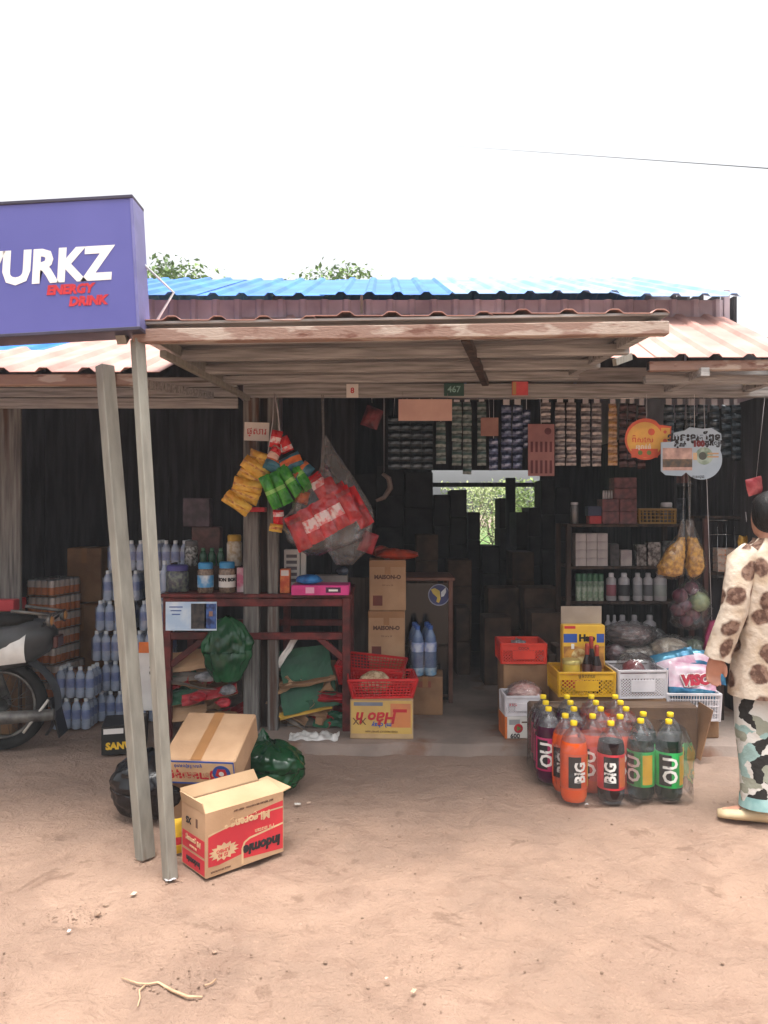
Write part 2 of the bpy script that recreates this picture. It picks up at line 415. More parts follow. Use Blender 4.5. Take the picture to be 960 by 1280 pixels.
# back wall with the opening that shows the yard
bw = [(-.48,.56,0,2.85),(1.84,2.46,0,2.85)]
for a,b,z0,z1 in bw:
    n = max(1,round((b-a)/.26)); w = (b-a)/n
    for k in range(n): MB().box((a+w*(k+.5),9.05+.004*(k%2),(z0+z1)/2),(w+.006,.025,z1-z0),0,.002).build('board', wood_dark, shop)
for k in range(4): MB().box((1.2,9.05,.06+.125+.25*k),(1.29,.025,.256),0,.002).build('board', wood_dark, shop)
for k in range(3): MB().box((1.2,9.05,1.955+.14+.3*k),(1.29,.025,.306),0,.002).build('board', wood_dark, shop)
MB().box((1.2,9.02,1.77),(1.28,.05,.05),0,.003).build('rail', wood_dark, shop)
MB().box((gx(638,9),9.0,1.4),(.11,.06,.9),0,.003).build('post', wood_dark, shop)
# pink lean-to roof
xs = [-.98,-.15,.7,1.55,2.36]
sheets(shop, 'roof_sheet', xs, (4.3,2.315), (5.33,2.80), pink_roof)
MB().bar((1.5,4.36,2.275),(2.7,4.33,2.285),.05,.055,0,.004).build('eave_tube', rusty, shop)
MB().box((1.4985,4.361,2.275),(.004,.036,.04)).build('tube_end', black_m, shop)
for x in (1.8,2.3): MB().bar((x,4.3,2.235),(x,5.0,2.235),.05,.05,0,.003).build('rafter', wood_grey, shop)
MB().box((2.05,4.5,2.225),(1.05,.05,.05),0,.003).build('rail', wood_grey, shop)
# left lean-to
sheets(shop, 'roof_sheet', [-1.85,-1.0], (3.42,2.075), (5.33,2.72), pink_roof)
sheets(shop, 'roof_sheet', [-2.3,-1.82], (3.42,2.07), (4.2,2.335), pink_roof)
sheets(shop, 'roof_sheet', [-3.4,-2.28], (3.42,2.065), (3.95,2.24), pink_roof)
sheets(shop, 'roof_sheet', [-4.1,-3.0,-1.86], (4.1,2.245), (7.3,3.33), blue_roof)
# clerestory wall and blue roof
for k in range(6):
    x = -2.2+.76*k; s = MB(); t = sheet(x, x+.765, (0,0), (.27,0), period=.152, h=.02)
    s.add([(v[0], 5.36-v[2], 2.66+v[1]) for v in t.v], t.f); s.build('wall_sheet', redbrown, shop)
MB().box((2.39,5.38,2.83),(.04,.06,.34),0,.003).build('corner_trim', redbrown, shop)
sheets(shop, 'roof_sheet', [-3.0,-2.1,-1.25,-.4,.48], (5.12,2.895), (7.02,3.57), blue_roof, jitter=.02)
sheets(shop, 'roof_sheet', [.46,1.05,1.6], (5.16,2.918), (7.02,3.585), pale_roof)
sheets(shop, 'roof_sheet', [1.58,2.34], (5.04,2.868), (7.02,3.58), pale_roof)
sheets(shop, 'roof_sheet', [-3.0,-1.6,-.2,1.1,2.5], (9.4,2.70), (7.0,3.565), blue_roof)
for x in (-.95,2.44):
    MB().add([(x,5.3,2.6),(x,7,3.52),(x,9.1,2.78),(x,9.1,2.2),(x,5.0,2.2),(x,5.0,2.4)],[(0,1,2,3,4,5)]).build('gable', redbrown, shop)
MB().bar(at(452,368,5.3),at(452,392,5.33),.018,.018).build('bracket', steel_post, shop)

# ---------------------------------------------------------------- awnings
aw = thing('awning', 'flat tin awning on rusty white front beam, reaching out over the shop door', 'awning', (-.847,3.046,0)); L0 = Vector(aw.location)
def rel(p, o): return Vector(p) - Vector(o.location)
A, B = at(168,421,3.2), at(834,411,3.2)
MB().bar(rel(A,aw),rel(B,aw),.055,.055,0,.004).build('front_beam', rusty, aw)
MB().bar(rel(at(213,1099,3.046),aw),rel(at(172,424,3.2),aw),.046,.046,0,.004).build('post', steel_post, aw)
for x,z in ((-1.0,2.20),(1.14,2.235)):
    MB().bar(rel((x,3.23,z),aw),rel((x,4.87,z+.075),aw),.05,.05,0,.003).build('side_beam', wood_grey if x > 0 else steel_post, aw)
MB().bar(rel((-.95,3.3,2.13),aw),rel((-.86,4.86,2.17),aw),.03,.03,0,.003).build('brace', steel_post, aw)
for d,z in ((3.72,2.205),(4.22,2.23),(4.68,2.25)):
    MB().bar(rel((-1.02,d,z),aw),rel((1.18,d-.01,z+.03),aw),.05,.05,0,.004).build('purlin', wood_grey, aw)
MB().bar(rel((.35,3.3,2.20),aw),rel((.62,4.7,2.24),aw),.04,.04,0,.003).build('brace', wood_brown, aw)
for k in range(12):
    d = 3.24+.135*k
    MB().box(rel((.08,d,2.252+.046*(d-3.2)+.004*(k%2)),aw),(2.2,.128,.012),0,.002,(2.6,-1.0,0)).build('lining_board', under, aw)
for i,(a,b) in enumerate(((-1.02,-.28),(-.30,.45),(.43,1.18))):
    z = 2.275+.014*i
    t = sheet(a,b,(3.17,z-.03),(4.9,z+.085),h=.016,rise=.004*(i%2)); t.v = [tuple(rel(v,aw)) for v in t.v]; t.build('roof_sheet', pink_roof, aw)
# a bent bit of torn sheet and a loose bracket at its right end
MB().bar(rel((1.17,3.9,2.21),aw),rel((1.30,4.05,2.27),aw),.02,.035).build('bracket', steel_post, aw)

aw2 = thing('awning', 'left lean-to front beam carried by thick leaning grey post', 'awning', (gx(182,3.237),3.237,0))
MB().bar(rel(at(182,1073,3.237),aw2),rel(at(131,457,3.42),aw2),.066,.055,0,.004).build('post', steel_post, aw2)
MB().bar(rel((-3.3,3.46,2.035),aw2),rel((-1.08,3.46,2.045),aw2),.05,.05,0,.004).build('front_beam', rusty, aw2)
MB().bar(rel((-1.2,3.5,2.05),aw2),rel((-1.12,4.95,2.2),aw2),.045,.045,0,.003).build('side_beam', wood_grey, aw2)

# ---------------------------------------------------------------- lightbox sign
sb = thing('sign_board', 'deep blue lightbox sign with white slanted lettering above the left awning', 'sign', (-.99,3.1,2.188), rot=(0,-3.2,0))
blue_s = mat('blue sign face', (92,92,160), (84,85,152), rough=.4, scale=2)
MB().box((-.85,.07,.27),(1.7,.14,.54),0,.006).build('box', blue_s, sb)
edge = mat('sign edge', (120,120,176), rough=.4)
for z in (.004,.537): MB().box((-.85,.07,z),(1.712,.15,.014),0,.002).build('frame', mat('dark sign frame',(62,58,78),rough=.5), sb)
MB().box((-.0005,.07,.27),(.012,.146,.522),0,.002).build('frame', edge, sb)
text('WURKZ', .182, ink_white, sb, (-.412,-.001,.268), bold=.0075, xs=.93, shear=.12)
text('ENERGY', .05, ink_red, sb, (-.27,-.001,.175), bold=.003, shear=.2)
text('DRINK', .05, ink_red, sb, (-.20,-.001,.125), bold=.003, shear=.2)
MB().tube([(.0,.12,.30),(.085,.25,.215),(.01,.2,.07)],.006,6).build('brace', cap_w, sb)
for x in (-.1,-.9,-1.6): MB().bar((x,.08,-.02),(x,.12,.01),.04,.04).build('bracket', steel_post, sb)

# ---------------------------------------------------------------- trees, shrubs, cable
leafA = mat('leaf green', (136,158,92), (96,122,66), rough=.7, scale=1.5, rnd=.1)
leafB = mat('leaf olive', (150,166,100), (110,130,74), rough=.7, scale=1.5, rnd=.1)
leafC = mat('lightened leaf', (176,182,132), (130,142,92), rough=.7, scale=1.5)  # leaf colour paled to lighten the view through the back opening
bark = mat('bark', (104,86,70), (70,56,46), rough=.9, scale=8, bump=.4)
def tree(name, label, x, y, top, spread, seed, m, group, trunk_r=.11, n=2600, leaf=.10, base=.45):
    rg = random.Random(seed); t = thing(name, label, 'tree' if trunk_r > .05 else 'shrub', (x,y,0), 0, group)
    tk = MB(); cz = top*base; ends = []
    tk.tube([(0,0,-.05),(rg.uniform(-.1,.1),0,cz*.5),(rg.uniform(-.15,.15),rg.uniform(-.1,.1),cz),(0,0,top*.8)],[trunk_r,trunk_r*.8,trunk_r*.6,trunk_r*.2],8)
    for k in range(14):
        a = rg.uniform(0,6.28); r = spread*rg.uniform(.35,1); z0 = cz*rg.uniform(.75,1.1); z1 = cz + (top-cz)*(.1+.87*rg.random()**.6)
        r *= 1-.5*max(0,(z1-cz)/(top-cz)-.5)
        e = Vector((r*math.cos(a), r*math.sin(a), z1)); mid = Vector((e.x*.4, e.y*.4, (z0+z1)/2))
        tk.tube([(0,0,z0),mid,e],[trunk_r*.45,trunk_r*.3,trunk_r*.1],5); ends += [e, mid.lerp(e,.6)]
    tk.build('trunk', bark, t)
    cr = MB()
    for k in range(n):
        e = rg.choice(ends); s = spread*.42
        p = e + Vector((rg.gauss(0,s*.55), rg.gauss(0,s*.55), rg.gauss(0,s*.4)))
        if p.z > top: p.z = top - rg.random()*.3
        if p.z < .03: p.z = .05
        q = Euler((rg.uniform(-1,1), rg.uniform(-1,1), rg.uniform(0,6.28))).to_matrix(); l = leaf*rg.uniform(.6,1.4)
        cr.add([p+q@Vector(v)*l for v in ((-.9,0,0),(0,-.42,.1),(.9,0,-.1),(0,.42,.1))], [(0,1,2,3)])
    cr.build('crown', m, t)
tree('tree', 'green tree top just beside the right edge of the blue sign', -3.6,13.2,5.68,1.0,1,leafA,'trees behind the blue roof',n=5200,leaf=.06)
tree('tree', 'low green tree top over the left end of the blue roof', -2.75,13.8,5.6,1.0,2,leafB,'trees behind the blue roof',n=5200,leaf=.06)
tree('tree', 'rounded green tree top over the middle of the blue roof', -.86,14.2,5.85,1.0,3,leafA,'trees behind the blue roof',n=6400,leaf=.06)
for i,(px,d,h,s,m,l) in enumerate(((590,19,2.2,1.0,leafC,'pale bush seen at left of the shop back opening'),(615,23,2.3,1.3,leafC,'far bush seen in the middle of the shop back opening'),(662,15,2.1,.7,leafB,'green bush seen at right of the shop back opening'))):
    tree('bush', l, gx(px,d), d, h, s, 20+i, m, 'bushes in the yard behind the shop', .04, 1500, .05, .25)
# pale wall of a plot behind, closing the view through the back
cab = MB(); pts = []
for i in range(25):
    t = i/24; a, b = at(1150,224,9), at(560,182,120); p = a.lerp(b,t); p.z -= .9*math.sin(math.pi*t)*0; pts.append(p)
cab.tube(pts,.009,5); tag(cab.build('overhead_cable', black_m), 'thin dark overhead cable crossing the white sky at right', 'cable')

# ================================================================ GOODS: builders
def face_print(parent, sx, sy, sz, face, u0, v0, u1, v1, m, name='print', th=.0012):
    """flat print on a carton face; u,v run 0..1 across the face"""
    w, h = (u1-u0), (v1-v0); uc, vc = (u0+u1)/2, (v0+v1)/2
    if face == 'front': c = ((uc-.5)*sx, -sy/2, vc*sz); d = (w*sx, th, h*sz)
    if face == 'right': c = (sx/2, (uc-.5)*sy, vc*sz); d = (th, w*sy, h*sz)
    if face == 'left': c = (-sx/2, (.5-uc)*sy, vc*sz); d = (th, w*sy, h*sz)
    if face == 'top': c = ((uc-.5)*sx, (vc-.5)*sy, sz); d = (w*sx, h*sy, th)
    return MB().box(c, d).build(name, m, parent)
def face_text(parent, sx, sy, sz, face, u, v, s, size, m, up=False, **k):
    ry = 180 if up else 0
    if face == 'front': return text(s, size, m, parent, ((u-.5)*sx, -sy/2-.001, v*sz), (0,ry,0), **k)
    if face == 'left': return text(s, size, m, parent, (-sx/2-.001, (.5-u)*sy, v*sz), (0,ry,-90), **k)
    if face == 'right': return text(s, size, m, parent, (sx/2+.001, (u-.5)*sy, v*sz), (0,ry,90), **k)
CART = {}
def carton(label, x, y, z, sx, sy, sz, rz=0, m=None, group=None, cat='carton', name='carton', tp=True, rot=None, ch=.006):
    """closed carton: x,y centre of its base"""
    t = thing(name, label, cat, (x,y,z), rz, group, rot)
    k = (round(sx,3),round(sy,3),round(sz,3),(m or card).name,ch)
    if k not in CART: CART[k] = MB().box((0,0,sz/2),(sx,sy,sz),0,ch).mesh('body', m or card)
    link('body', CART[k], t)
    if tp:
        w = min(.05, sx*.16)
        b = MB(); b.box((0,0,sz+.0004),(w,sy*.99,.001)); b.box((0,-sy/2-.0004,sz*.86),(w,.001,sz*.27)); b.build('tape', tape, t)
    return t
def pillow_mesh(w, h, th, mats, bands=None, crimp=.06, seed=0):
    """filled sachet or bag standing in XZ, both sides; bands: [(v0,v1,mi)]"""
    mb = MB(); nu, nv = 14, 18; sd = seed*3.1
    for sgn in (-1,1):
        def fn(u,v):
            a, b = abs(2*u-1), abs(2*v-1)
            t = max(0,(1-a**3))*max(0,1-(b/(1-crimp))**4 if b < 1-crimp else 0)
            wr = (noise.noise(Vector((u*4+sd,v*4,sgn*2)))*.5+noise.noise(Vector((u*11+sd,v*8,sgn*5)))*.35+.25*math.sin(u*40)*max(0,b-.62))*t
            pinch = 1-.05*t
            return ((u-.5)*w*pinch*(1+.05*noise.noise(Vector((v*5,sd,1)))), sgn*th/2*(t**.6 if t>0 else 0)*(1+wr)+sgn*.0006+th*.25*noise.noise(Vector((u*1.5+sd,v*1.5,7))), (v-.5)*h*(1+.04*noise.noise(Vector((u*5,sd,3)))))
        o = len(mb.f); mb.grid(fn, nu, nv)
        if bands:
            for j in range(nv):
                vc = (j+.5)/nv
                for v0,v1,mi in bands:
                    if v0 <= vc <= v1:
                        for i in range(nu): mb.m[o+j*nu+i] = mi
    return mb.mesh('packet', mats)
def blob(w, d, h, seed, nu=40, nv=30, neck=0.0, wr=.10, fine=4.0, flat=.15, squash=2.2):
    """crumpled plastic bag standing on z=0; neck>0 gathers it upward"""
    def fn(u, v):
        a = 2*math.pi*u; t = v
        if neck: r = (math.sin(min(1,t/.62)*math.pi*.5+.12)**.8 if t < .62 else max(.05, 1-((t-.62)/.38)**.6*.94))
        else: r = max(.02, (1-abs(2*t-1)**squash))**.5
        if t <= 0: r = .02
        p = Vector((math.cos(a)*1.3, math.sin(a)*1.3, t*2.2)); q = p*fine*.5 + Vector((seed*7.3,0,0))
        k = 1 + wr*(1.6*(abs(noise.noise(q))-.25) + .9*(abs(noise.noise(q*2.3))-.2) + .5*noise.noise(q*5))*2 + .12*noise.noise(p*.8+Vector((seed,2,1)))
        z = h*max(0, t*(1+flat)-flat*.5) if t < .5 else h*(t*(1+flat)-flat*.5)/(1+flat*.5)
        zz = z + h*.05*noise.noise(q*1.3+Vector((3,3,3)))*(1 if t>.08 else 0)
        return (w/2*r*k*math.cos(a), d/2*r*k*math.sin(a), max(0,zz))
    return MB().grid(fn, nu, nv)
def crate(label, x, y, z, sx, sy, sz, rz, m, cat='crate', flare=1.0, pitch=.018, card_panel=None, style='diamond', group=None, rot=None):
    """open plastic crate with pierced walls"""
    t = thing('plastic_crate', label, cat, (x,y,z), rz, group, rot)
    MB().box((0,0,.004),(sx*.97/flare,sy*.97/flare,.008)).build('bottom', m, t)
    def wall(a0, a1, b0, b1):
        """bottom edge a0-a1, top edge b0-b1"""
        mb = MB(); P = lambda u,v: (Vector(a0).lerp(Vector(a1),u)).lerp(Vector(b0).lerp(Vector(b1),u), v)
        L = (Vector(a1)-Vector(a0)).length; H = (Vector(b0)-Vector(a0)).length; w = .0048
        mb.bar(P(0,.97),P(1,.97),.011,.016,0,.002); mb.bar(P(0,.05),P(1,.05),.007,.014); mb.bar(P(.012,0),P(.012,1),.009,.014); mb.bar(P(.988,0),P(.988,1),.009,.014)
        n = max(3,round(L/pitch)); 
        if style == 'diamond':
            k = H/pitch/ n
            m_ = max(2, round(H*.78/pitch))
            for i in range(-m_, n):
                for s in (0,1):
                    u0, u1 = i/n, (i+m_)/n; v0, v1 = .1, .88
                    if u0 < 0: v0 = .1+.78*(-u0)/(u1-u0); u0 = 0
                    if u1 > 1: v1 = .1+.78*(1-i/n)/((i+m_)/n-i/n); u1 = 1
                    if s: v0, v1 = .98-v0, .98-v1
                    mb.bar(P(u0,v0),P(u1,v1),w*.8,w)
            mb.bar(P(0,.80),P(1,.80),.004,.03)
        else:
            for i in range(1,n): mb.bar(P(i/n,.05),P(i/n,.95),w,w)
            for v in ((.3,.55,.78) if style == 'slots' else (.2,.35,.5,.65,.8)): mb.bar(P(0,v),P(1,v),w*.8,w*1.3)
        mb.build('lattice_panel', m, t)
    bx, by = sx/2/flare, sy/2/flare; tx, ty = sx/2, sy/2
    wall((-bx,-by,0),(bx,-by,0),(-tx,-ty,sz),(tx,-ty,sz)); wall((-bx,by,0),(bx,by,0),(-tx,ty,sz),(tx,ty,sz))
    wall((-bx,-by,0),(-bx,by,0),(-tx,-ty,sz),(-tx,ty,sz)); wall((bx,-by,0),(bx,by,0),(tx,-ty,sz),(tx,ty,sz))
    if card_panel: MB().box((0,-(by+ty)/2-.004,sz*.45),(sx*card_panel,.004,sz*.42),0,.001).build('name_panel', m, t)
    return t
def dup(o, loc, label=None):
    c = o.copy(); C.objects.link(c); c.location = loc
    if label: c['label'] = label
    for ch in list(o.children):
        k = ch.copy(); C.objects.link(k); k.parent = c
        for g in ch.children: q = g.copy(); C.objects.link(q); q.parent = k
    return c

# ================================================================ LEFT BAY: stacked drinks
can_o = mat('orange can', (226,150,104), (214,128,80), rough=.35, rnd=.05); can_w = mat('pale can top print', (232,218,208), rough=.35)
alu = mat('can lid', (190,190,192), rough=.3, metal=.8)
can_me = MB().lathe([(.022,0,2),(.026,.008,0),(.026,.062,1),(.026,.108,2),(.022,.118,2),(.021,.117,2)],10).mesh('can',[can_o,can_w,alu])
def can_pack(label, x, y, z, rz, nx=4, ny=6):
    t = thing('can_pack', label, 'drink cans', (x,y,z), rz, 'orange drink can trays in the left stack')
    for i in range(nx):
        for j in range(ny):
            if i in (0,nx-1) or j in (0,ny-1): link('can', can_me, t, ((i-(nx-1)/2)*.0535,(j-(ny-1)/2)*.0535,.003))
    MB().box((0,0,.0015),(nx*.0535+.004,ny*.0535+.004,.003)).build('tray', card2, t)
    MB().box((0,0,.06),(nx*.0535+.004,ny*.0535+.004,.116),0,.01).build('film', clear, t)
    return t
names = ['bottom','second from the bottom','third from the bottom','fourth from the bottom','fifth from the bottom','sixth from the bottom','second from the top','top']
D = 5.45
for k in range(8):
    x = gx(56,D) if k > 2 else gx(62,D)
    can_pack('shrink-wrapped tray of orange drink cans, %s of its stack behind the motorcycle' % names[k], x+random.uniform(-.006,.006), D+.17, .121*k, -14+random.uniform(-2,2))
tag_c = carton('pale brown carton behind the orange drink cans on the left', gx(107,6.0), 6.1, .75, .26,.3,.42, 3, card2, name='carton')
carton('dull carton underneath, behind the orange drink cans on the left', gx(107,6.0), 6.1, 0, .4,.4,.74, 0, card2)
wat = mat('water bottle plastic', (178,190,208), (150,164,190), rough=.15, rnd=.06); wlab = mat('blue water label', (100,118,168), (130,146,186), rough=.35, scale=20)
wb_me = MB().lathe([(.02,0,0),(.031,.008,0),(.031,.05,0),(.0285,.06,0),(.031,.07,1),(.031,.13,0),(.026,.16,0),(.013,.185,2),(.0145,.187,2),(.0145,.206,2),(.012,.208,2)],10).mesh('bottle',[wat,wlab,cap_w])
def water_pack(label, x, y, z, rz=0, nx=4, ny=3):
    t = thing('water_pack', label, 'bottled water', (x,y,z), rz, 'shrink-wrapped water bottle packs on the left')
    for i in range(nx):
        for j in range(ny):
            if j == 0 or i in (0,nx-1) or ny < 3: link('bottle', wb_me, t, ((i-(nx-1)/2)*.0645,(j-(ny-1)/2)*.0645,0))
    MB().box((0,0,.09),(nx*.0645+.003,ny*.0645+.003,.178),0,.02).build('film', clear, t)
    return t
lev = ['ground','second','third','fourth','fifth','top']
for tier,(y0,cols) in enumerate([(0,[88,142,196]),(1,[93,148,205]),(2,[136,190]),(3,[141,196]),(4,[150,205]),(5,[156,212])]):
    for k,px in enumerate(cols):
        d = 5.12 if (tier < 2 and k == 0) else 5.3
        water_pack('blue labelled water bottle pack, %s tier, %s of its row behind the leaning posts' % (lev[tier], ('leftmost','second','third')[k] if len(cols) == 3 else ('left one','right one')[k]), gx(px,d), d+.1+(0 if d > 5.2 else -.02), .209*tier, random.uniform(-3,3))
# folding advert board leaning between the posts and the table
t = thing('advert_board', 'narrow white board with orange top leaning by the water packs', 'board', (gx(183,4.98),4.98,.02), 0, rot=(-6,0,0))
MB().box((0,0,.36),(.13,.012,.44),0,.002).build('panel', paper_white, t); MB().box((0,-.008,.545),(.13,.003,.07)).build('print', ink_orange, t); MB().box((0,.002,.07),(.015,.012,.2)).build('stake', wood_brown, t)
text('88', .07, ink_dark, t, (.03,-.0075,.40), (0,90,0))
# small dark carton
d = 4.6; t = carton('small black carton with yellow print lying behind the leaning posts', gx(148,d), d+.12, 0, .25,.26,.175,14, plain((30,30,30)), tp=False)
face_print(t,.25,.26,.175,'front',.05,.72,.5,.9,paper_white); face_text(t,.25,.26,.175,'front',.5,.3,'SANWA',.055,ink_yellow,bold=.003); face_print(t,.25,.26,.175,'front',.55,.55,.8,.68,plain((130,150,60)))

# ================================================================ RED TABLE with goods
TY = 4.92; TZ = gz(742,TY)
t = thing('table', 'dark red wooden table with braced legs behind the grey posts', 'table', (gx(320,TY),TY+.3,FLOOR)); tx0, tx1 = gx(204,TY)-t.location.x, gx(437,TY)-t.location.x
MB().box(((tx0+tx1)/2,0,TZ-FLOOR-.012),(tx1-tx0+.03,.66,.024),0,.004).build('table_top', wood_red, t)
for y in (-.3,.3):
    for x in ((tx0+.03,tx1-.02) if y < 0 else (tx0+.03,(tx0+tx1)/2+.12,tx1-.02)): MB().box((x,y,(TZ-FLOOR)/2-.012 - (.0 if x > 0 else .025)),(.05,.05,TZ-FLOOR-.024+(0 if x > 0 else .05)),0,.004).build('leg', wood_red, t)
    MB().box(((tx0+tx1)/2,y-.006,TZ-FLOOR-.055),(tx1-tx0-.04,.03,.05),0,.003).build('apron', wood_red, t)
    MB().box(((tx0+tx1)/2,y-.003,TZ-FLOOR-.27),(tx1-tx0-.04,.035,.045),0,.003).build('rail', wood_red, t)
for a,b in (((tx0+.05,-.3,.42),(tx0+.28,-.3,.60)),((tx1-.04,-.3,.46),(tx1-.2,-.3,.60))): MB().bar(a,b,.03,.04,0,.003).build('brace', wood_red, t)
for x in (tx0+.02,tx1-.02): MB().box((x,0,TZ-FLOOR-.06),(.025,.55,.05),0,.003).build('apron', wood_red, t)
# poster under the table edge
t = thing('poster', 'pale blue poster with a photo panel pinned under the table edge', 'poster', (gx(239,4.58),4.575,gz(788,4.58)))
def rp(px,d0=4.58): return gx(px,d0)-t.location.x
t.location.y = TY-.335; sc = (TY-.335)/4.58; t.location.x = gx(239,TY-.335); t.location.z = gz(788,TY-.335)
MB().box((0,0,.085),(.305,.004,.172),0,.001).build('sheet', mat('poster paper',(206,220,232),(170,196,222),rough=.6,scale=9), t)
MB().box((.045,-.003,.085),(.09,.002,.15)).build('print', mat('poster photo',(70,66,64),(36,38,44),rough=.6,scale=30), t)
MB().box((.115,-.003,.085),(.07,.002,.15)).build('print', mat('poster photo blue',(62,96,160),(30,44,84),rough=.6,scale=24), t)
MB().box((.118,-.0045,.10),(.022,.002,.03)).build('print', mat('poster face tone',(150,116,100),rough=.6), t)
for q in range(3): MB().box((-.09,-.003,.14-.022*q),(.08-.015*q,.0015,.006)).build('print', ink_blue, t)
# jars and bottles standing on it
def jar(name, label, px, d, z, r, h, body, lid, lab=None, group='jars and bottles on the red table', cat='jar', neck=.85, lh=.2, shoulder=.72):
    t = thing(name, label, cat, (gx(px,d),d,z), random.uniform(0,90), group)
    MB().lathe([(r*.9,0,0),(r,h*.03,0),(r,h*shoulder,0),(r*neck,h*(1-lh),0),(r*neck*.98,h*(1-lh)+.001,0)],16).build('body', body, t)
    MB().lathe([(r*neck*1.06,h*(1-lh)-.002,0),(r*neck*1.08,h*(1-lh*.25),0),(r*neck*.95,h,0)],16).build('lid', lid, t)
    if lab: MB().lathe([(r*1.012,h*.18,0),(r*1.012,h*.58,0),(r*1.0,h*.581,0)],16).build('label', lab, t)
    return t
blue_lid = plain((60,150,206),.4); jar_body = mat('jar with sweets',(150,128,108),(92,78,70),rough=.25,scale=60,lo=.35,hi=.65)
d = 5.0
jar('jar','jar with bright blue lid and blue white label, left of the pair',257,d,TZ,.052,.195,jar_body,blue_lid,mat('jar label',(220,226,230),(80,150,200),rough=.5,scale=14))
t = jar('jar','jar with bright blue lid and dark lettering, right of the pair',284,d,TZ,.054,.2,jar_body,blue_lid,paper_white)
link('lettering', text_mesh('BON BON',.03,ink_dark,bold=.002,bend=.0555), t, (0,0,.085))
jar('jar','clear jar with purple lid at the left end of the red table',222,d+.05,TZ,.075,.175,mat('jar of mixed sweets',(120,128,116),(70,72,84),rough=.2,scale=40),plain((84,80,150)))
jar('bottle','slim clear bottle with pale cap at the left edge of the red table',206,d+.1,TZ,.028,.2,wat,cap_w,None,'jars and bottles on the red table','bottle',.45,.12,.6)
t = thing('display_riser', 'dark wooden riser standing at the back of the red table', 'shelf', (gx(262,5.2),5.2,TZ)); MB().box((0,0,.08),(.5,.12,.16),0,.004).build('block', wood_brown, t)
for (x) in (-.24,.24): MB().box((x,0,.17),(.015,.12,.02)).build('end_stop', wood_brown, t)
zz = TZ+.16
jar('jar','white jar with mustard lid next to the grey posts',293,5.18,zz,.05,.21,mat('cream jar',(206,200,188),rough=.4,scale=30,c2=(170,150,120)),plain((206,162,60)),None)
jar('bottle','stout bottle with glass top on the riser behind the jars',239,5.18,zz,.045,.17,mat('grey bottle',(150,152,150),(60,62,62),rough=.2,scale=50),plain((90,90,92)),None,'jars and bottles on the red table','bottle')
for k,px in enumerate((254,265,276)): jar('bottle','small dark green bottle on the riser, %s of three' % ('left','middle','right')[k],px,5.19,zz,.026,.12,plain((40,84,62),.2),plain((70,120,90)),None,'jars and bottles on the red table','bottle',.5,.15,.6)
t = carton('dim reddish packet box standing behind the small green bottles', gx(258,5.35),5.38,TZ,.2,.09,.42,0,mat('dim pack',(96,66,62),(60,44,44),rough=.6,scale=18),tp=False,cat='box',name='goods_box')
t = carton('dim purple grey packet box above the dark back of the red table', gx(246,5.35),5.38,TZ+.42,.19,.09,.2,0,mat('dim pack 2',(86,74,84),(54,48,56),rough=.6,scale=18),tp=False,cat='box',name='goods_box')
def small_box(label, px0, px1, d, z, h, m, dep=.08, rz=0, name='goods_box', group=None):
    w = (px1-px0)/960*d; t = carton(label, gx((px0+px1)/2,d), d+dep/2, z, w, dep, h, rz, m, group, 'box', name, False, ch=.002); t['w'] = w; return t, w
t,w = small_box('small white and pink box against the left grey post',296,306,5.0,TZ,.16,mat('pinkwhite pack',(220,200,204),(206,110,140),rough=.5,scale=14))
t,w = small_box('small orange packet box standing just right of the grey posts',350,362,4.95,TZ,.155,mat('orange pack',(222,130,70),(186,76,44),rough=.5,scale=20)); face_print(t,w,.08,.155,'front',.1,.72,.9,.95,paper_white)
t,w = small_box('tall white box with grey bars of print on the red table',355,374,5.15,TZ,.27,paper_white)
for q in range(5): face_print(t,w,.08,.27,'front',.15,.2+.15*q,.85,.28+.15*q,mat('grey print',(120,116,120),rough=.7))
t,w = small_box('narrow white box behind the tall white box',376,382,5.2,TZ,.25,paper_white,.05)
t,w = small_box('flat magenta toy box lying at the front of the red table',364,436,4.82,TZ,.062,mat('magenta pack',(214,60,140),(190,44,118),rough=.4,scale=10),.22)
face_print(t,w,.22,.062,'front',.6,.25,.86,.8,mat('dark violet',(70,30,70),rough=.4)); face_print(t,w,.22,.062,'front',.25,.2,.4,.8,mat('pale pink',(232,170,200),rough=.4)); face_print(t,w,.22,.062,'front',.65,.4,.81,.6,ink_white,th=.002)
t,w = small_box('long grey carton lying behind the magenta box',392,434,5.1,TZ,.1,mat('grey carton',(150,144,138),(120,114,110),rough=.7),.12)
t = thing('packet', 'crumpled bright blue packet lying on the magenta box', 'packet', (gx(386,4.92),4.92,TZ+.0625)); blob(.16,.14,.06,3,24,14).build('pouch', mat('blue foil',(50,130,196),(40,90,150),rough=.25,scale=12), t)
t = thing('packet', 'small dark twisted packet at the right end of the grey carton', 'packet', (gx(428,5.14),5.14,TZ+.1005)); blob(.09,.08,.06,8,20,12).build('pouch', mat('dark foil',(60,70,86),(40,40,48),rough=.25,scale=22), t)

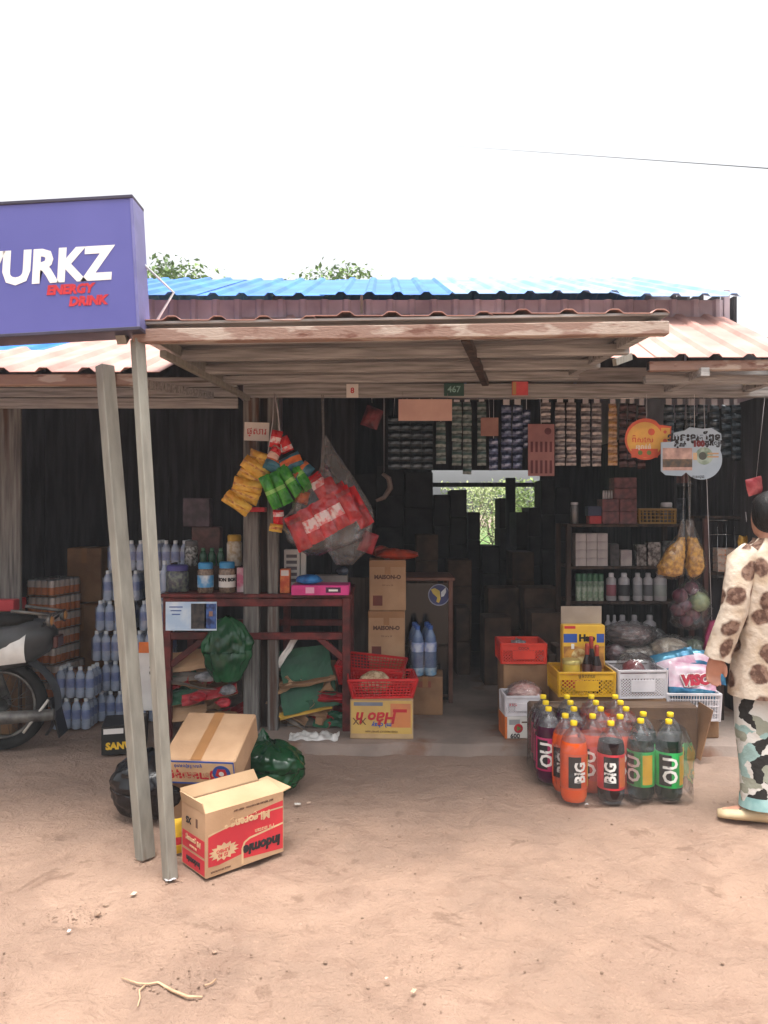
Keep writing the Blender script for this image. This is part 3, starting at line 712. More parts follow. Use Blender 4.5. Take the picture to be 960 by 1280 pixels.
# ---------------------------------------------------------------- waste cardboard under the table
def scrap(label, px, py, d, w, h, ang, tilt, m, yaw=0, th=.008, wob=1, name='cardboard_sheet', group='flattened cardboard under the red table', edge=None):
    t = thing(name, label, 'cardboard', at(px,py,d), 0, group, (tilt, ang, yaw)); sd = random.random()*50
    mb = MB()
    for s,mi in ((-1,0),(1,1)):
        mb.grid(lambda u,v: ((u-.5)*w + .01*noise.noise(Vector((v*4,sd,0))), s*th/2+.025*wob*noise.noise(Vector((u*2+sd,v*2,0))), (v-.5)*h+.012*noise.noise(Vector((u*4,sd,3)))), 8, 5, mi, False)
    n = 9*6; 
    ring = [i for i in range(9)]+[9*j+8 for j in range(1,6)]+[45+i for i in range(7,-1,-1)]+[9*j for j in range(4,0,-1)]
    for a,b in zip(ring, ring[1:]+ring[:1]): mb.f.append((a,b,b+n,a+n)); mb.m.append(1); mb.sm.append(False)
    mb.build('sheet', [m, edge or card], t); return t
grn = mat('green printed card',(40,92,66),(30,70,52),rough=.6,scale=6); redp = mat('red printed card',(170,40,48),(130,34,40),rough=.5,scale=16); greyc = mat('grey card',(120,112,104),(84,78,72),rough=.8)
S = [('big dark green carton sheet under the right half of the table',382,832,5.02,.33,.24,-8,-14,grn,12),
 ('lower dark green carton sheet with pale tape under the table',386,868,4.98,.36,.2,-10,-22,grn,8),
 ('brown cardboard strip above the lower green sheet',385,853,4.95,.36,.035,-9,-30,card2,5),
 ('yellow edged sheet low under the right half of the table',382,889,4.95,.34,.05,-10,-40,mat('yellow card',(196,156,60),rough=.7),5),
 ('brown flap leaning against the right table leg',408,880,5.0,.09,.27,14,-5,card2,20),
 ('grey cardboard low behind the white plastic scrap',388,902,5.02,.3,.06,-2,-40,greyc,0),
 ('brown cardboard sheet lying under the pale grey strip',378,907,5.1,.34,.08,3,-50,card2,0),
 ('pale grey strip leaning near the right grey post',358,815,4.98,.04,.22,32,-5,paper_white,0),
 ('brown cardboard sheet high in the pile left of the green bag',235,826,4.98,.26,.13,-9,-25,card,0),
 ('grey card sheet slanting across the left of the pile',232,846,4.96,.3,.06,-6,-40,greyc,0),
 ('dull green sheet in the left of the pile',225,872,4.95,.24,.09,-10,-30,grn,0),
 ('red printed sheet with white marks in the left of the pile',262,868,4.9,.36,.075,-13,-35,redp,0),
 ('brown sheet at the bottom left of the pile',228,892,4.96,.3,.11,-3,-40,card,0),
 ('long grey batten-like strip over the left of the pile',240,858,4.92,.42,.02,12,-40,greyc,0),
 ('brown sheet behind the closed carton with tape',262,900,5.0,.34,.12,4,-35,card2,0),
 ('dim brown sheet far back under the left of the table',240,845,5.2,.5,.3,2,-12,card2,0),
 ('dim brown sheet far back under the right of the table',380,860,5.25,.45,.36,-3,-10,card2,0)]
for s in S: scrap(*s[:9], yaw=s[9])
for k in range(46):
    rt = k % 2 == 0; px = random.uniform(352,415) if rt else random.uniform(210,300); py = random.uniform(845,905) if rt else random.uniform(822,905)
    scrap('crumpled carton scrap stuffed into the heap under the red table', px, py, random.uniform(4.96,5.2), random.uniform(.1,.3), random.uniform(.03,.12), random.uniform(-35,35), random.uniform(-60,-10), random.choice([card,card2,greyc,paper_white,redp,card2,grn]), yaw=random.uniform(-25,25), th=.005, wob=2.2)
t = thing('packet', 'small white packet with dark blue rings by the left grey post', 'packet', at(297,905,4.88), rot=(-20,8,0)); link('pouch', pillow_mesh(.11,.1,.03,[paper_white,plain((40,52,110))],[(.2,.55,1)]), t)
for q in (-.02,.02): MB().lathe([(.014,0,0),(.014,.003,0)],10).build('print', ink_white, t, (q,-.0155,-.012), (90,0,0))
for k,(px,py,m,l,w) in enumerate(((248,871,'red foil','red crinkled wrapper in the pile left of the green bag',.1),(280,878,'red foil','red crinkled wrapper just below the green bag',.09),(285,862,'silver foil','silver scrap under the green bag',.11),(258,846,'silver foil','crumpled grey plastic scrap on the pile',.13))):
    t = thing('wrapper', l, 'wrapper', at(px,py,4.86)-Vector((0,0,.03)), random.uniform(0,90), 'crumpled wrappers under the table')
    blob(w,.06,.06,30+k,20,12,wr=.2).build('pouch', mat(m, (190,40,52) if 'red' in m else (170,170,172), (140,30,40) if 'red' in m else (110,110,114), rough=.3, scale=20), t)
t = thing('plastic_sheet', 'crumpled white plastic sheet on the floor by the right table leg', 'plastic', (gx(392,4.72),4.78,FLOOR))
MB().grid(lambda u,v: ((u-.5)*.3+.02*noise.noise(Vector((v*4,u*3,1))), (v-.5)*.16+.04*noise.noise(Vector((u*6,0,4))), .002+.05*max(0,noise.noise(Vector((u*7,v*5,2)))+.15)*(1-abs(2*v-1)**3)), 26, 12).build('sheet', mat('white thin plastic',(226,224,220),rough=.4), t)
gbag = mat('dark green bag plastic',(14,72,38),(10,50,28),rough=.16,scale=6,crinkle=.45,cscale=4.5)
def put(name, label, cat, mb, m, loc, rz=0, part='bag_body', group=None, rot=None):
    t = thing(name, label, cat, loc, rz, group, rot); mb.build(part, m, t); return t
gb2 = mat('thin green bag plastic',(36,92,56),(20,60,38),rough=.2,scale=6,crinkle=.4,cscale=4.5)
put('plastic_bag','tall thin green plastic bag hanging over the cardboard under the table','bag', blob(.27,.2,.40,5,64,48,wr=.13,fine=1.6,squash=2.4), gb2, at(285,851,4.80))

# ================================================================ FRONT LEFT: cartons and bags by the posts
d0 = 3.03; ang = 42.0; sx, sy, sz = .37,.2,.255
p0 = Vector((gx(257,3.03),3.03,0)); ux = Vector((math.cos(R(ang)),math.sin(R(ang)),0)); uy = Vector((-ux.y,ux.x,0))
pc = p0+ux*sx/2+uy*sy/2
t = thing('carton', 'open noodle carton with red printed panel standing upside down by the thin post', 'carton', (pc.x,pc.y,.002), ang)
th = .004
MB().box((0,-sy/2+th/2,sz/2),(sx,th,sz),0,.001).build('wall_panel', card, t); MB().box((0,sy/2-th/2,sz/2),(sx,th,sz),0,.001).build('wall_panel', card, t)
for s in (-1,1): MB().box((s*(sx/2-th/2),0,sz/2),(th,sy-2*th,sz),0,.001).build('wall_panel', card, t)
MB().box((0,0,.003),(sx-.01,sy-.01,.004)).build('bottom_panel', card, t)
def flap(a, b, dvec, ln, nm='flap'):
    a, b, dv = Vector(a), Vector(b), Vector(dvec).normalized(); ins = (b-a)*.02; nn = (b-a).normalized().cross(dv)*.002
    mb = MB(); vs = [a-nn,b-nn,b-ins+dv*ln-nn,a+ins+dv*ln-nn,a+nn,b+nn,b-ins+dv*ln+nn,a+ins+dv*ln+nn]
    mb.add(vs,[(0,1,2,3),(4,5,6,7),(0,1,5,4),(1,2,6,5),(2,3,7,6),(3,0,4,7)]); return mb.build(nm, cardin, t)
flap((-sx/2,-sy/2,sz),(sx/2,-sy/2,sz),(0,.9,.22),.115); flap((-sx/2,sy/2,sz),(sx/2,sy/2,sz),(0,.5,.8),.05)
flap((-sx/2,-sy/2+.004,sz),(-sx/2,sy/2-.004,sz),(-.25,0,1),.045); flap((sx/2,-sy/2+.004,sz),(sx/2,sy/2-.004,sz),(.8,0,.1),.045)
def poly_print(pts, m, y, nm='print'):
    mb = MB(); vs = [((u-.5)*sx, -sy/2-y, v*sz) for u,v in pts]; mb.add(vs, [tuple(range(len(pts)))]); return mb.build(nm, m, t)
def curve_pts(a, b, n, f): return [(a+(b-a)*i/n, f(i/n)) for i in range(n+1)]
poly_print([(.03,.16),(.99,.06)]+[(.99,.86)]+curve_pts(.99,.03,10,lambda q:.86-.1*q-.14*q*q)[1:], ink_red, .0006)
poly_print(curve_pts(.03,.99,12,lambda q:.66+.10*q+.10*math.sin(q*3)*.4)+curve_pts(.99,.03,12,lambda q:.635+.10*(1-q)+.10*math.sin((1-q)*3)*.4), ink_tan, .0010)
poly_print([(.44,.03),(.44,.28),(.47,.38),(.54,.43),(.99,.50),(.99,.47),(.55,.40),(.49,.36),(.465,.28),(.465,.03)], ink_tan, .0012)
poly_print([(.01,.0),(.44,.0),(.44,.2),(.01,.12)], card, .0013)
star = []; rs = random.Random(4)
for i in range(28):
    a = 2*math.pi*i/28; r = 1 if i % 2 else .72; star.append((.22+.19*r*math.cos(a), .34+.14*r*math.sin(a)))
poly_print(star, ink_tan, .0014)
face_text(t,sx,sy,sz,'front',.71,.24,'Indomie',.058,ink_dark,True,bold=.003,shear=.1,xs=.95,ext=.0016); 
face_text(t,sx,sy,sz,'front',.52,.715,'Mi goreng •',.046,ink_tan,True,bold=.0016,ext=.0014); face_text(t,sx,sy,sz,'front',.74,.49,'Mi Instan',.026,ink_tan,True,ext=.0014)
face_text(t,sx,sy,sz,'front',.21,.36,'JUMBO',.02,ink_red,True,ext=.0018); face_text(t,sx,sy,sz,'front',.21,.29,'ISI 40',.02,ink_red,True,ext=.0018)
face_text(t,sx,sy,sz,'front',.18,.07,'MADE FROM FLOUR',.010,ink_brown,True,ext=.0018); face_text(t,sx,sy,sz,'front',.6,.925,'BEST BEFORE SEE CARTON • KEEP DRY',.011,ink_brown,True,ext=.001)
face_print(t,sx,sy,sz,'left',.04,.30,.96,.56,ink_red); face_print(t,sx,sy,sz,'left',.04,.02,.96,.26,ink_red); face_text(t,sx,sy,sz,'left',.5,.46,'Mi goreng',.03,ink_tan,True,bold=.001,ext=.0014); face_text(t,sx,sy,sz,'left',.5,.36,'Mi Instan',.016,ink_tan,True,ext=.0014); face_text(t,sx,sy,sz,'left',.5,.14,'Indomie',.035,ink_dark,True,bold=.001,ext=.0014)
face_text(t,sx,sy,sz,'left',.3,.76,'X5',.035,ink_dark,True,bold=.001,ext=.001); face_print(t,sx,sy,sz,'left',.6,.7,.68,.84,ink_brown)
# closed carton leaning on the bag behind it
s2 = (.345,.375,.135)
t = carton('closed brown carton with tape and blue bordered red lettering, propped up behind the noodle carton', gx(258,3.5)-.01,3.69,.262, *s2, rot=(19,0,-6), m=card, tp=False); sx,sy,sz = s2
MB().box((-.01,0,sz+.0005),(.05,sy*.99,.001)).build('tape', tape, t)
MB().box((0,0,sz+.0001),(.002,sy*.98,.0008)).build('seam', ink_brown, t)
face_print(t,sx,sy,sz,'front',.02,.04,.98,.96,ink_blue); face_print(t,sx,sy,sz,'front',.035,.11,.965,.89,ink_tan,th=.002)
MB().lathe([(.042,0,0),(.042,.002,0)],20).build('emblem', ink_blue, t, (.105,-sy/2-.001,sz*.5), (90,0,0)); MB().lathe([(.03,0,0),(.03,.003,0)],5).build('emblem', ink_red, t, (.105,-sy/2-.001,sz*.5), (90,20,0))
MB().lathe([(.012,0,0),(.012,.004,0)],10).build('emblem', ink_white, t, (.105,-sy/2-.001,sz*.5), (90,0,0))
face_text(t,sx,sy,sz,'front',.38,.38,'ក្តាមសមុទ្រ',.052,ink_red,True,bold=.002,ext=.0018); face_text(t,sx,sy,sz,'front',.36,.76,'ម្សៅស៊ុបសាច់',.022,ink_blue,True,ext=.0018)
blk = mat('black bin bag plastic',(24,22,26),(14,14,16),rough=.2,scale=6,crinkle=.45,cscale=4.5)
put('plastic_bag','black plastic bag slumped on the ground behind the leaning posts','bag', blob(.42,.36,.30,11,64,46,wr=.08,fine=1.7), blk, (gx(196,3.75),3.72,0))
carton('plain brown carton lying underneath the propped taped carton', gx(262,3.75),3.74,0, .34,.3,.235,-4,card2,tp=False)
put('plastic_bag','shiny dark green full plastic bag on the ground right of the cartons','bag', blob(.33,.30,.25,16,72,54,wr=.10,fine=1.7), gbag, (gx(338,3.95),4.02,0))
put('plastic_bag','dark green bag end sticking up beside the taped carton','bag', blob(.12,.12,.17,18,wr=.15,neck=1), gbag, (gx(322,3.95),4.12,.12))
t = thing('packet','small yellow printed packet wedged between the thin post and the noodle carton','packet',(gx(221,3.2),3.27,.075), rot=(0,0,25)); link('pouch', pillow_mesh(.09,.15,.03,[ink_yellow,ink_red],[(.3,.5,1)]), t); text('S',.06,ink_dark,t,(0,-.016,.02),bold=.003)

# ================================================================ CENTRE: baskets, boxes, water
D = 4.72
t = carton('stained yellow and orange noodle carton standing upside down under the red baskets', gx(478,D)+.0,D+.16,FLOOR, .39,.30,.245,-2, mat('stained yellow carton',(196,166,122),(156,128,98),rough=.85,scale=3,dirt=((150,136,128),6,.6)), tp=False)
a = (.39,.30,.245)
face_print(t,*a,'front',.02,.14,.98,.97,mat('yellow ochre print',(206,172,92),(190,156,96),rough=.8,scale=5)); face_print(t,*a,'front',.64,.3,.96,.9,mat('orange ochre print',(206,130,80),(190,120,84),rough=.8,scale=6),th=.002)
face_text(t,*a,'front',.42,.55,'Hảo h',.095,ink_red,True,bold=.003,shear=.2,ext=.002); face_text(t,*a,'front',.5,.36,'mì chay',.04,ink_blue,True,bold=.001,ext=.0018); face_print(t,*a,'front',.06,.84,.52,.93,mat('grey blue print',(130,136,150),rough=.8),th=.002)
face_text(t,*a,'front',.15,.46,'XX',.06,ink_brown,True,ext=.002); face_text(t,*a,'front',.5,.2,'FOOD PRODUCT OF VIET NAM',.014,ink_brown,True,ext=.002)
face_print(t,*a,'front',.68,.68,.9,.76,ink_red,th=.003)
zb = FLOOR+.247
t = crate('red plastic basket with flared rim, front one on the stained yellow carton', gx(477,D)+.0,D+.16,zb, .43,.30,.12,3, red_pl, 'basket', 1.18, .02, style='fine')
t = crate('red plastic basket tilted behind the front red basket', gx(465,D+.3)-.01,D+.40,zb+.03, .44,.3,.13,-7, red_pl, 'basket', 1.18, .02, style='fine', rot=(8,5,-7))
carton('hidden brown carton carrying the rear red basket', gx(462,5.1),5.13,FLOOR,.36,.2,.245,0,card2,tp=False)
t = thing('bag_of_peanuts','heap of pale nuts in a bag lying in the front red basket','bag',(gx(468,D),D+.14,zb+.0082))
blob(.2,.16,.14,21,28,18,wr=.06).build('pouch', mat('pale nuts',(206,184,150),(150,116,86),rough=.6,scale=50,bump=.6,bscale=60), t)
# water six pack on brown carton
D = 5.28
t = carton('brown carton with faint red print under the water six pack', gx(537,D)-.02,D+.14,FLOOR, .24,.26,.265,-4, card2); face_print(t,.24,.26,.265,'front',.28,.72,.66,.88,mat('faded red print',(150,84,70),rough=.85))
big_w = mat('clear blue water',(120,140,170),(84,104,140),rough=.1); big_l = mat('blue white label',(70,110,190),(196,206,224),rough=.3,scale=14); big_b = mat('light blue base label',(120,170,206),(180,200,214),rough=.3,scale=24)
wb2 = MB().lathe([(.03,0,0),(.043,.01,2),(.043,.06,0),(.041,.08,0),(.043,.17,1),(.043,.235,0),(.036,.275,0),(.016,.32,0),(.016,.322,0)],14).mesh('bottle',[big_w,big_l,big_b])
cp2 = MB().lathe([(.018,.32,0),(.018,.345,0),(.015,.347,0)],12).mesh('cap', plain((40,80,150)))
t = thing('water_pack','shrink wrapped pack of large water bottles with blue labels on the brown carton','bottled water',(gx(529,D),D+.13,FLOOR+.266),5)
for i in (-.5,.5):
    for j in (-1,0,1): b = link('bottle', wb2, t, (i*.089,j*.089,0)); link('cap', cp2, b)
MB().box((0,0,.13),(.18,.27,.255),0,.03).build('film', clear, t)
# dark glass cabinet with round emblem
D = 5.62; zt = gz(726,D); x0, x1 = gx(500,D), gx(566,D)
t = thing('cabinet','dark glass cabinet with brown frame and round bird emblem','cabinet',((x0+x1)/2,D+.25,FLOOR)); w = x1-x0; h = zt-FLOOR
for sx_ in (-1,1):
    for sy_ in (-1,1): MB().box((sx_*(w/2-.015),sy_*.235,h/2),(.03,.03,h),0,.002).build('frame_post', mat('brown frame',(112,74,60),(84,54,46),rough=.6), t)
MB().box((0,0,h+.012),(w+.03,.52,.024),0,.003).build('top', mat('brown frame',(112,74,60)), t)
for z in (.05,.42): MB().box((0,0,z),(w-.06,.46,.02)).build('shelf', wood_brown, t)
MB().box((0,-.225,h/2),(w-.062,.006,h-.04)).build('glass_pane', mat('dark glass',(20,22,26),rough=.12), t)
e = MB().lathe([(.078,0,0),(.078,.003,0)],28).build('emblem', mat('emblem blue',(52,60,110),rough=.4), t, (w/2-.10,-.229,h-.105), (90,0,0))
MB().lathe([(.080,.0035,0),(.080,.006,0),(.073,.006,0),(.073,.0035,0)],28,cap=False).build('emblem_ring', mat('emblem grey',(150,156,176),rough=.4), e)
def wing(pts, m): MB().add([(x,y,.0045) for x,y in pts],[tuple(range(len(pts)))]).build('emblem_mark', m, e)
wing([(-.06,.04),(-.03,.05),(.005,.03),(.012,-.03),(.0,-.06),(-.02,-.05),(-.012,-.02),(-.045,.01)], plain((200,176,84))); wing([(.015,.02),(.05,.055),(.052,.02),(.035,-.01),(.016,-.015)], plain((214,220,226)))
# brown cartons left of the cabinet
D = 5.35; xs0, xs1 = gx(461,D), gx(507,D); ww = xs1-xs0; hh = (gz(700,D)-FLOOR)/3
for k in range(3):
    t = carton('brown carton with dark brand print, %s of the three beside the dark cabinet' % ('bottom','middle','top')[k], (xs0+xs1)/2, D+.17, FLOOR+hh*k, ww,.32,hh-.003, (1,-2,1)[k], card, 'brown cartons stacked beside the cabinet')
    b = (ww,.32,hh); face_text(t,*b,'front',.5,.66,'MAISON-O',.038,ink_brown,bold=.002); face_text(t,*b,'front',.5,.5,'330 ml x 24',.016,ink_brown); face_print(t,*b,'front',.1,.1,.36,.3,mat('dull red print',(120,66,58),rough=.8))
    face_print(t,*b,'front',0.01,.86,.99,.99,tape)
t = thing('packet','orange red snack packet lying on the brown carton stack','packet',(gx(497,D),D+.12,FLOOR+3*hh)); link('pouch', pillow_mesh(.3,.13,.06,[mat('orange red foil',(176,66,40),(130,50,34),rough=.35,scale=12)]), t, (0,0,.033), (-80,0,0))
put('packet','small green and red packet leaning on the brown carton stack','packet', blob(.12,.1,.09,24,20,12), mat('green red pack',(70,96,56),(150,50,44),rough=.4,scale=9), (gx(476,5.3),5.62,FLOOR+3*hh))
# plain upright board end of the table area
t = thing('wooden_screen','dull upright board screen between the table and the brown cartons','screen',(gx(448,5.55),5.62,FLOOR))
for k in range(3): MB().box((-.1+.1*k,.004*(k%2),.46),(.098,.018,.92),0,.002).build('board', mat('dull board',(96,86,78),(66,58,54),rough=.85,scale=4,stretch=(4,4,.6)), t)
# dim cartons in the back of the shop
STK = {}
def stack(px0, px1, d, top, n, tone, dep=.4):
    STK[dep] = STK.get(dep,0)+1
    w = (px1-px0)/960*d; h = (top-FLOOR)/n
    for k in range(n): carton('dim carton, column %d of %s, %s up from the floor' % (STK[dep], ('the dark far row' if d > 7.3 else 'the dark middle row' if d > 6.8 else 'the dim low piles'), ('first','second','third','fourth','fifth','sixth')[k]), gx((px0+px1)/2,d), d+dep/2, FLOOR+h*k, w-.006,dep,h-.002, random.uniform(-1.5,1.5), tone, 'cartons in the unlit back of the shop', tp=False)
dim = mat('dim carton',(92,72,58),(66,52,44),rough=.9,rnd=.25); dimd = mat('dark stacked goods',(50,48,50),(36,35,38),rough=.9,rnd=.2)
d = 7.6
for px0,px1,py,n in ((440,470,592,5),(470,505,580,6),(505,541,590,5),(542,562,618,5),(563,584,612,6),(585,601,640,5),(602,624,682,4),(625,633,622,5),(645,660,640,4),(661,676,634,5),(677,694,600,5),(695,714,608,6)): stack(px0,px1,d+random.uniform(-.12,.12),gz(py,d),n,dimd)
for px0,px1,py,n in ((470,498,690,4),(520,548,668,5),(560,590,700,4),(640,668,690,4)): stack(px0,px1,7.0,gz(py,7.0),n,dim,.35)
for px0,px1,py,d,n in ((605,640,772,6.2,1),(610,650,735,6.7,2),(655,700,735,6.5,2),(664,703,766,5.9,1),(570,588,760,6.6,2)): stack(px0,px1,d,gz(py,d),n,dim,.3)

# ================================================================ THINGS FIXED TO OR HANGING FROM THE FRONT BEAM
BZ = gz(497,4.9); BD = 4.87
def plate(name, label, cat, px0, py0, px1, py1, d, m, th=.006, rot=None):
    w = (px1-px0)/960*d; h = (py1-py0)/960*d
    t = thing(name, label, cat, at((px0+px1)/2, py1, d), 0, None, rot)
    MB().box((0,0,h/2),(w,th,h),0,.001).build('panel', m, t); return t, w, h
t,w,h = plate('board_sign','blank pinkish board hanging from the middle of the front beam','sign',498,499,565,526,4.85,pink_paper)
for s in (-1,1): MB().tube([(s*w*.42,0,h-.004),(s*w*.42,.02,h+.05)],.0015,5).build('hook', steel_post, t)
t,w,h = plate('number_tag','small white tag with red mark on the front beam','tag',433,480,448,497,4.868,paper_white); text('8',.05,ink_red,t,(0,-.004,h/2),bold=.001)
t,w,h = plate('number_plate','dark green house number plate 467 on the front beam','plate',555,479,580,495,4.868,plain((44,84,74))); text('467',.055,mat('plate digits',(150,190,180),rough=.5),t,(0,-.004,h/2),bold=.001)
t,w,h = plate('notice_tag','small red and pink tag on the front beam','tag',640,477,660,494,4.868,mat('pinkred tag',(212,92,92),(196,70,74),rough=.7,scale=10)); MB().box((-w*.36,-.0035,h*.5),(w*.22,.002,h*.9)).build('print', mat('tag yellow',(190,150,90),rough=.7), t)
t,w,h = plate('paper_sign','white paper sign with red brush writing nailed to the grey posts','sign',305,528,336,551,4.885,paper_white,rot=(0,2,0)); text('ផ្សារ',.06,ink_red,t,(0,-.004,h*.5),ext=.001)
# thin rod the sachet strips hang from
rod = MB().tube([at(543,499,5.3),at(940,497,5.3)],.005,6).build('hanging_rod', chrome); tag(rod,'thin metal rod under the front beam carrying the sachet strips','rod')
for k,px in enumerate((560,700,805,938)):
    p = at(px,498,5.3); MB().tube([p,p+Vector((0,-.38,.08))],.003,5).build('wire', chrome, rod)

def sachet_mesh(w, h, mats, sd, th=.012):
    mb = MB()
    def fn(u,v):
        a, b = abs(2*u-1), abs(2*v-1); t = (1-a**4)*(1-b**4)
        return ((u-.5)*w, -th*t*(1+.5*noise.noise(Vector((u*4+sd,v*4,0)))), (v-.5)*h)
    mb.grid(fn, 5, 6)
    for j in range(6):
        for i in range(5):
            if j in (2,3): mb.m[j*5+i] = 1
    mb.grid(lambda u,v: ((u-.5)*w, .003, (v-.5)*h), 1, 1)
    return mb.mesh('sachet', mats)
foil = {
 'grey': [mat('grey sachet',(196,188,186),(150,142,142),rough=.3,scale=30,metal=.3), mat('grey sachet print',(96,88,92),(66,60,64),rough=.4,scale=60)],
 'teal': [mat('grey teal sachet',(140,150,148),(92,106,106),rough=.3,scale=30,metal=.2), mat('teal sachet print',(54,86,84),rough=.4,scale=60)],
 'blue': [mat('dark blue sachet',(84,94,128),(46,54,82),rough=.22,scale=30,metal=.4), mat('silver blue print',(150,160,184),(60,70,100),rough=.25,scale=40,metal=.4)],
 'warm': [mat('warm sachet',(214,186,156),(176,136,106),rough=.3,scale=30,metal=.2), mat('brown sachet print',(140,90,50),(190,150,80),rough=.4,scale=60)],
 'wine': [mat('wine sachet',(74,48,52),(48,34,38),rough=.25,scale=30,metal=.3), mat('wine print',(110,80,80),rough=.4,scale=60)],
 'dark': [mat('blue black sachet',(52,64,72),(34,42,50),rough=.22,scale=30,metal=.4), mat('steel print',(110,124,134),(56,66,76),rough=.25,scale=40,metal=.3)]}
strips = [(551,527,580,12,'teal'),(571,502,582,12,'teal'),(584,502,593,11,'teal'),(602,502,582,11,'teal'),
 (617,548,588,12,'blue'),(633,506,586,13,'blue'),(647,506,586,13,'blue'),(658,512,560,10,'blue'),(682,503,528,13,'grey'),
 (700,503,582,12,'grey'),(714,503,582,12,'grey'),(732,504,583,12,'grey'),(746,504,583,12,'grey'),(766,504,582,11,'warm'),
 (779,504,584,10,'wine'),(790,504,584,10,'wine'),(802,506,586,10,'wine'),(836,506,545,12,'dark'),(850,506,545,12,'dark'),(864,506,545,12,'dark'),(878,506,548,12,'dark'),(893,506,552,12,'dark'),
 (908,506,572,12,'dark'),(921,506,576,12,'dark'),(935,506,572,12,'dark')]
place = {'teal':'grey green','blue':'dark blue','grey':'pale grey','warm':'colourful warm','wine':'dim wine red','dark':'blue black'}
from collections import Counter
tot = Counter(s[4] for s in strips); cnt = Counter(); SM = {}
ordn = ['first','second','third','fourth','fifth','sixth','seventh','eighth']
for px,y0,y1,wp,kd in strips:
    i = cnt[kd]; cnt[kd] += 1; d = 5.3
    t = thing('sachet_strip', 'strip of %s sachets hanging from the rod%s' % (place[kd], '' if tot[kd] == 1 else ', %s of that colour from left' % ordn[i]), 'sachet strip', at(px,y0,d), random.uniform(-6,6), 'sachet strips on the rod')
    w = wp/960*d; n = max(3, round((y1-y0)/10.2)); h = (y1-y0)/960*d/n; key = (kd,wp)
    if key not in SM: SM[key] = [sachet_mesh(w,.0555,foil[kd],q) for q in range(3)]
    for k in range(n): link('sachet', SM[key][(k+i)%3], t, (0,0,-h*(k+.5)), (random.uniform(-12,12),random.uniform(-5,5),random.uniform(-12,12)), (random.uniform(.92,1.06),1,h/.0565))
    if y0 > 510: MB().tube([(0,0,0),(0,0,(y0-499)/960*d)],.002,5).build('string', white_pl, t)
    else: MB().box((0,.001,(y0-499)/960*d/2),(w*.6,.002,(y0-499)/960*d+.006)).build('header', white_pl, t)
# dim strips further left behind the blank board
for k,px in enumerate((492,506,520,534)):
    t = thing('sachet_strip','dim dark sachet strip behind the blank pinkish board, %s from the left' % ordn[k],'sachet strip',at(px,520,5.6),0,'sachet strips on the rod'); w = 12/960*5.6
    for q in range(7): link('sachet', SM[('dark',12)][q%3], t, (0,0,-.056*(q+.5)), (random.uniform(-6,6),0,0), (1.2,1,1))
    MB().tube([(0,0,0),(0,-.6,BZ-gz(520,5.6)+.02)],.0015,5).build('string', white_pl, t)
t,w,h = plate('price_card','dull reddish notice card with rows of print hanging among the sachets','card',660,530,693,595,5.24,mat('dull pink card',(160,112,108),(140,96,94),rough=.7,scale=6))
for q,(a,b) in enumerate(((.05,.3),(.46,.66))):
    for r in range(5): MB().box(((r-2)*w*.18,-.0035,h*(a+b)/2),(w*.09,.002,h*(b-a))).build('print', mat('card print',(104,56,62),rough=.7), t)
MB().lathe([(w*.13,0,0),(w*.13,.002,0)],14).build('print', mat('card print',(104,56,62)), t, (w*.25,-.003,h*.86), (90,0,0))
MB().tube([(0,0,h),(0,.04,gz(499,5.3)-t.location.z)],.0015,5).build('string', white_pl, t)
t,w,h = plate('price_card','small brown pink card hanging left of the dark blue sachets','card',601,522,623,545,5.25,mat('brown pink card',(166,126,112),(146,104,94),rough=.7)); MB().tube([(0,0,h),(0,.04,gz(499,5.3)-t.location.z)],.0015,5).build('string', white_pl, t)

# ---- die-cut hanging signs
def cutout(name, label, outline, m, d, px0, py1, th=.006, hang=None):
    """outline in photo pixels -> flat board with thickness at distance d"""
    o = at(px0,py1,d); t = thing(name, label, 'sign', o); P = [((x-px0)/960*d, (py1-y)/960*d) for x,y in outline]; n = len(P)
    mb = MB(); mb.add([(x,-th/2,z) for x,z in P]+[(x,th/2,z) for x,z in P], [tuple(range(n)), tuple(range(2*n-1,n-1,-1))]+[(i,(i+1)%n,n+(i+1)%n,n+i) for i in range(n)])
    mb.build('panel', m, t)
    if hang: MB().tube([rel(at(hang[0],hang[1],d),t), rel(at(hang[0],499,d),t)+Vector((0,0,.03))],.0015,5).build('string', white_pl, t)
    return t
def circ(cx, cy, r, a0=0, a1=360, n=20): return [(cx+r*math.cos(R(a0+(a1-a0)*i/n)), cy-r*math.sin(R(a0+(a1-a0)*i/n))) for i in range(n+1)]
d = 4.82
og = mat('orange sign board',(228,146,66),(220,132,58),rough=.6,scale=4); og2 = mat('deep orange print',(222,96,62),rough=.6); yel = mat('yellow orange print',(236,178,84),rough=.6)
t = cutout('hanging_sign','round orange die-cut sign with yellow tab hanging under the eave', circ(807,549,26,20,345,26)[::-1]+[(826,527),(838,531),(838,560),(830,562)][::-1] if False else circ(807,549,26,60,318,26)+[(829,562),(838,560),(839,533),(824,531)], og2, d, 807, 576, hang=(808,524))
def disc(cx, cy, r, m, t, dd, off, n=24, nm='print'):
    o = t.location; mb = MB(); mb.add([Vector((gx(x,dd)-o.x, -off, gz(y,dd)-o.z)) for x,y in circ(cx,cy,r,0,360,n)[:-1]], [tuple(range(n))]); return mb.build(nm, m, t)
def rect(x0,y0,x1,y1,m,t,dd,off,nm='print'):
    o = t.location; mb = MB(); mb.add([Vector((gx(x,dd)-o.x, -off, gz(y,dd)-o.z)) for x,y in ((x0,y1),(x1,y1),(x1,y0),(x0,y0))],[(0,1,2,3)]); return mb.build(nm, m, t)
def wtext(s, size, m, t, px, py, dd, off, **k): return text(s, size, m, t, Vector((gx(px,dd)-t.location.x, -off, gz(py,dd)-t.location.z)), **k)
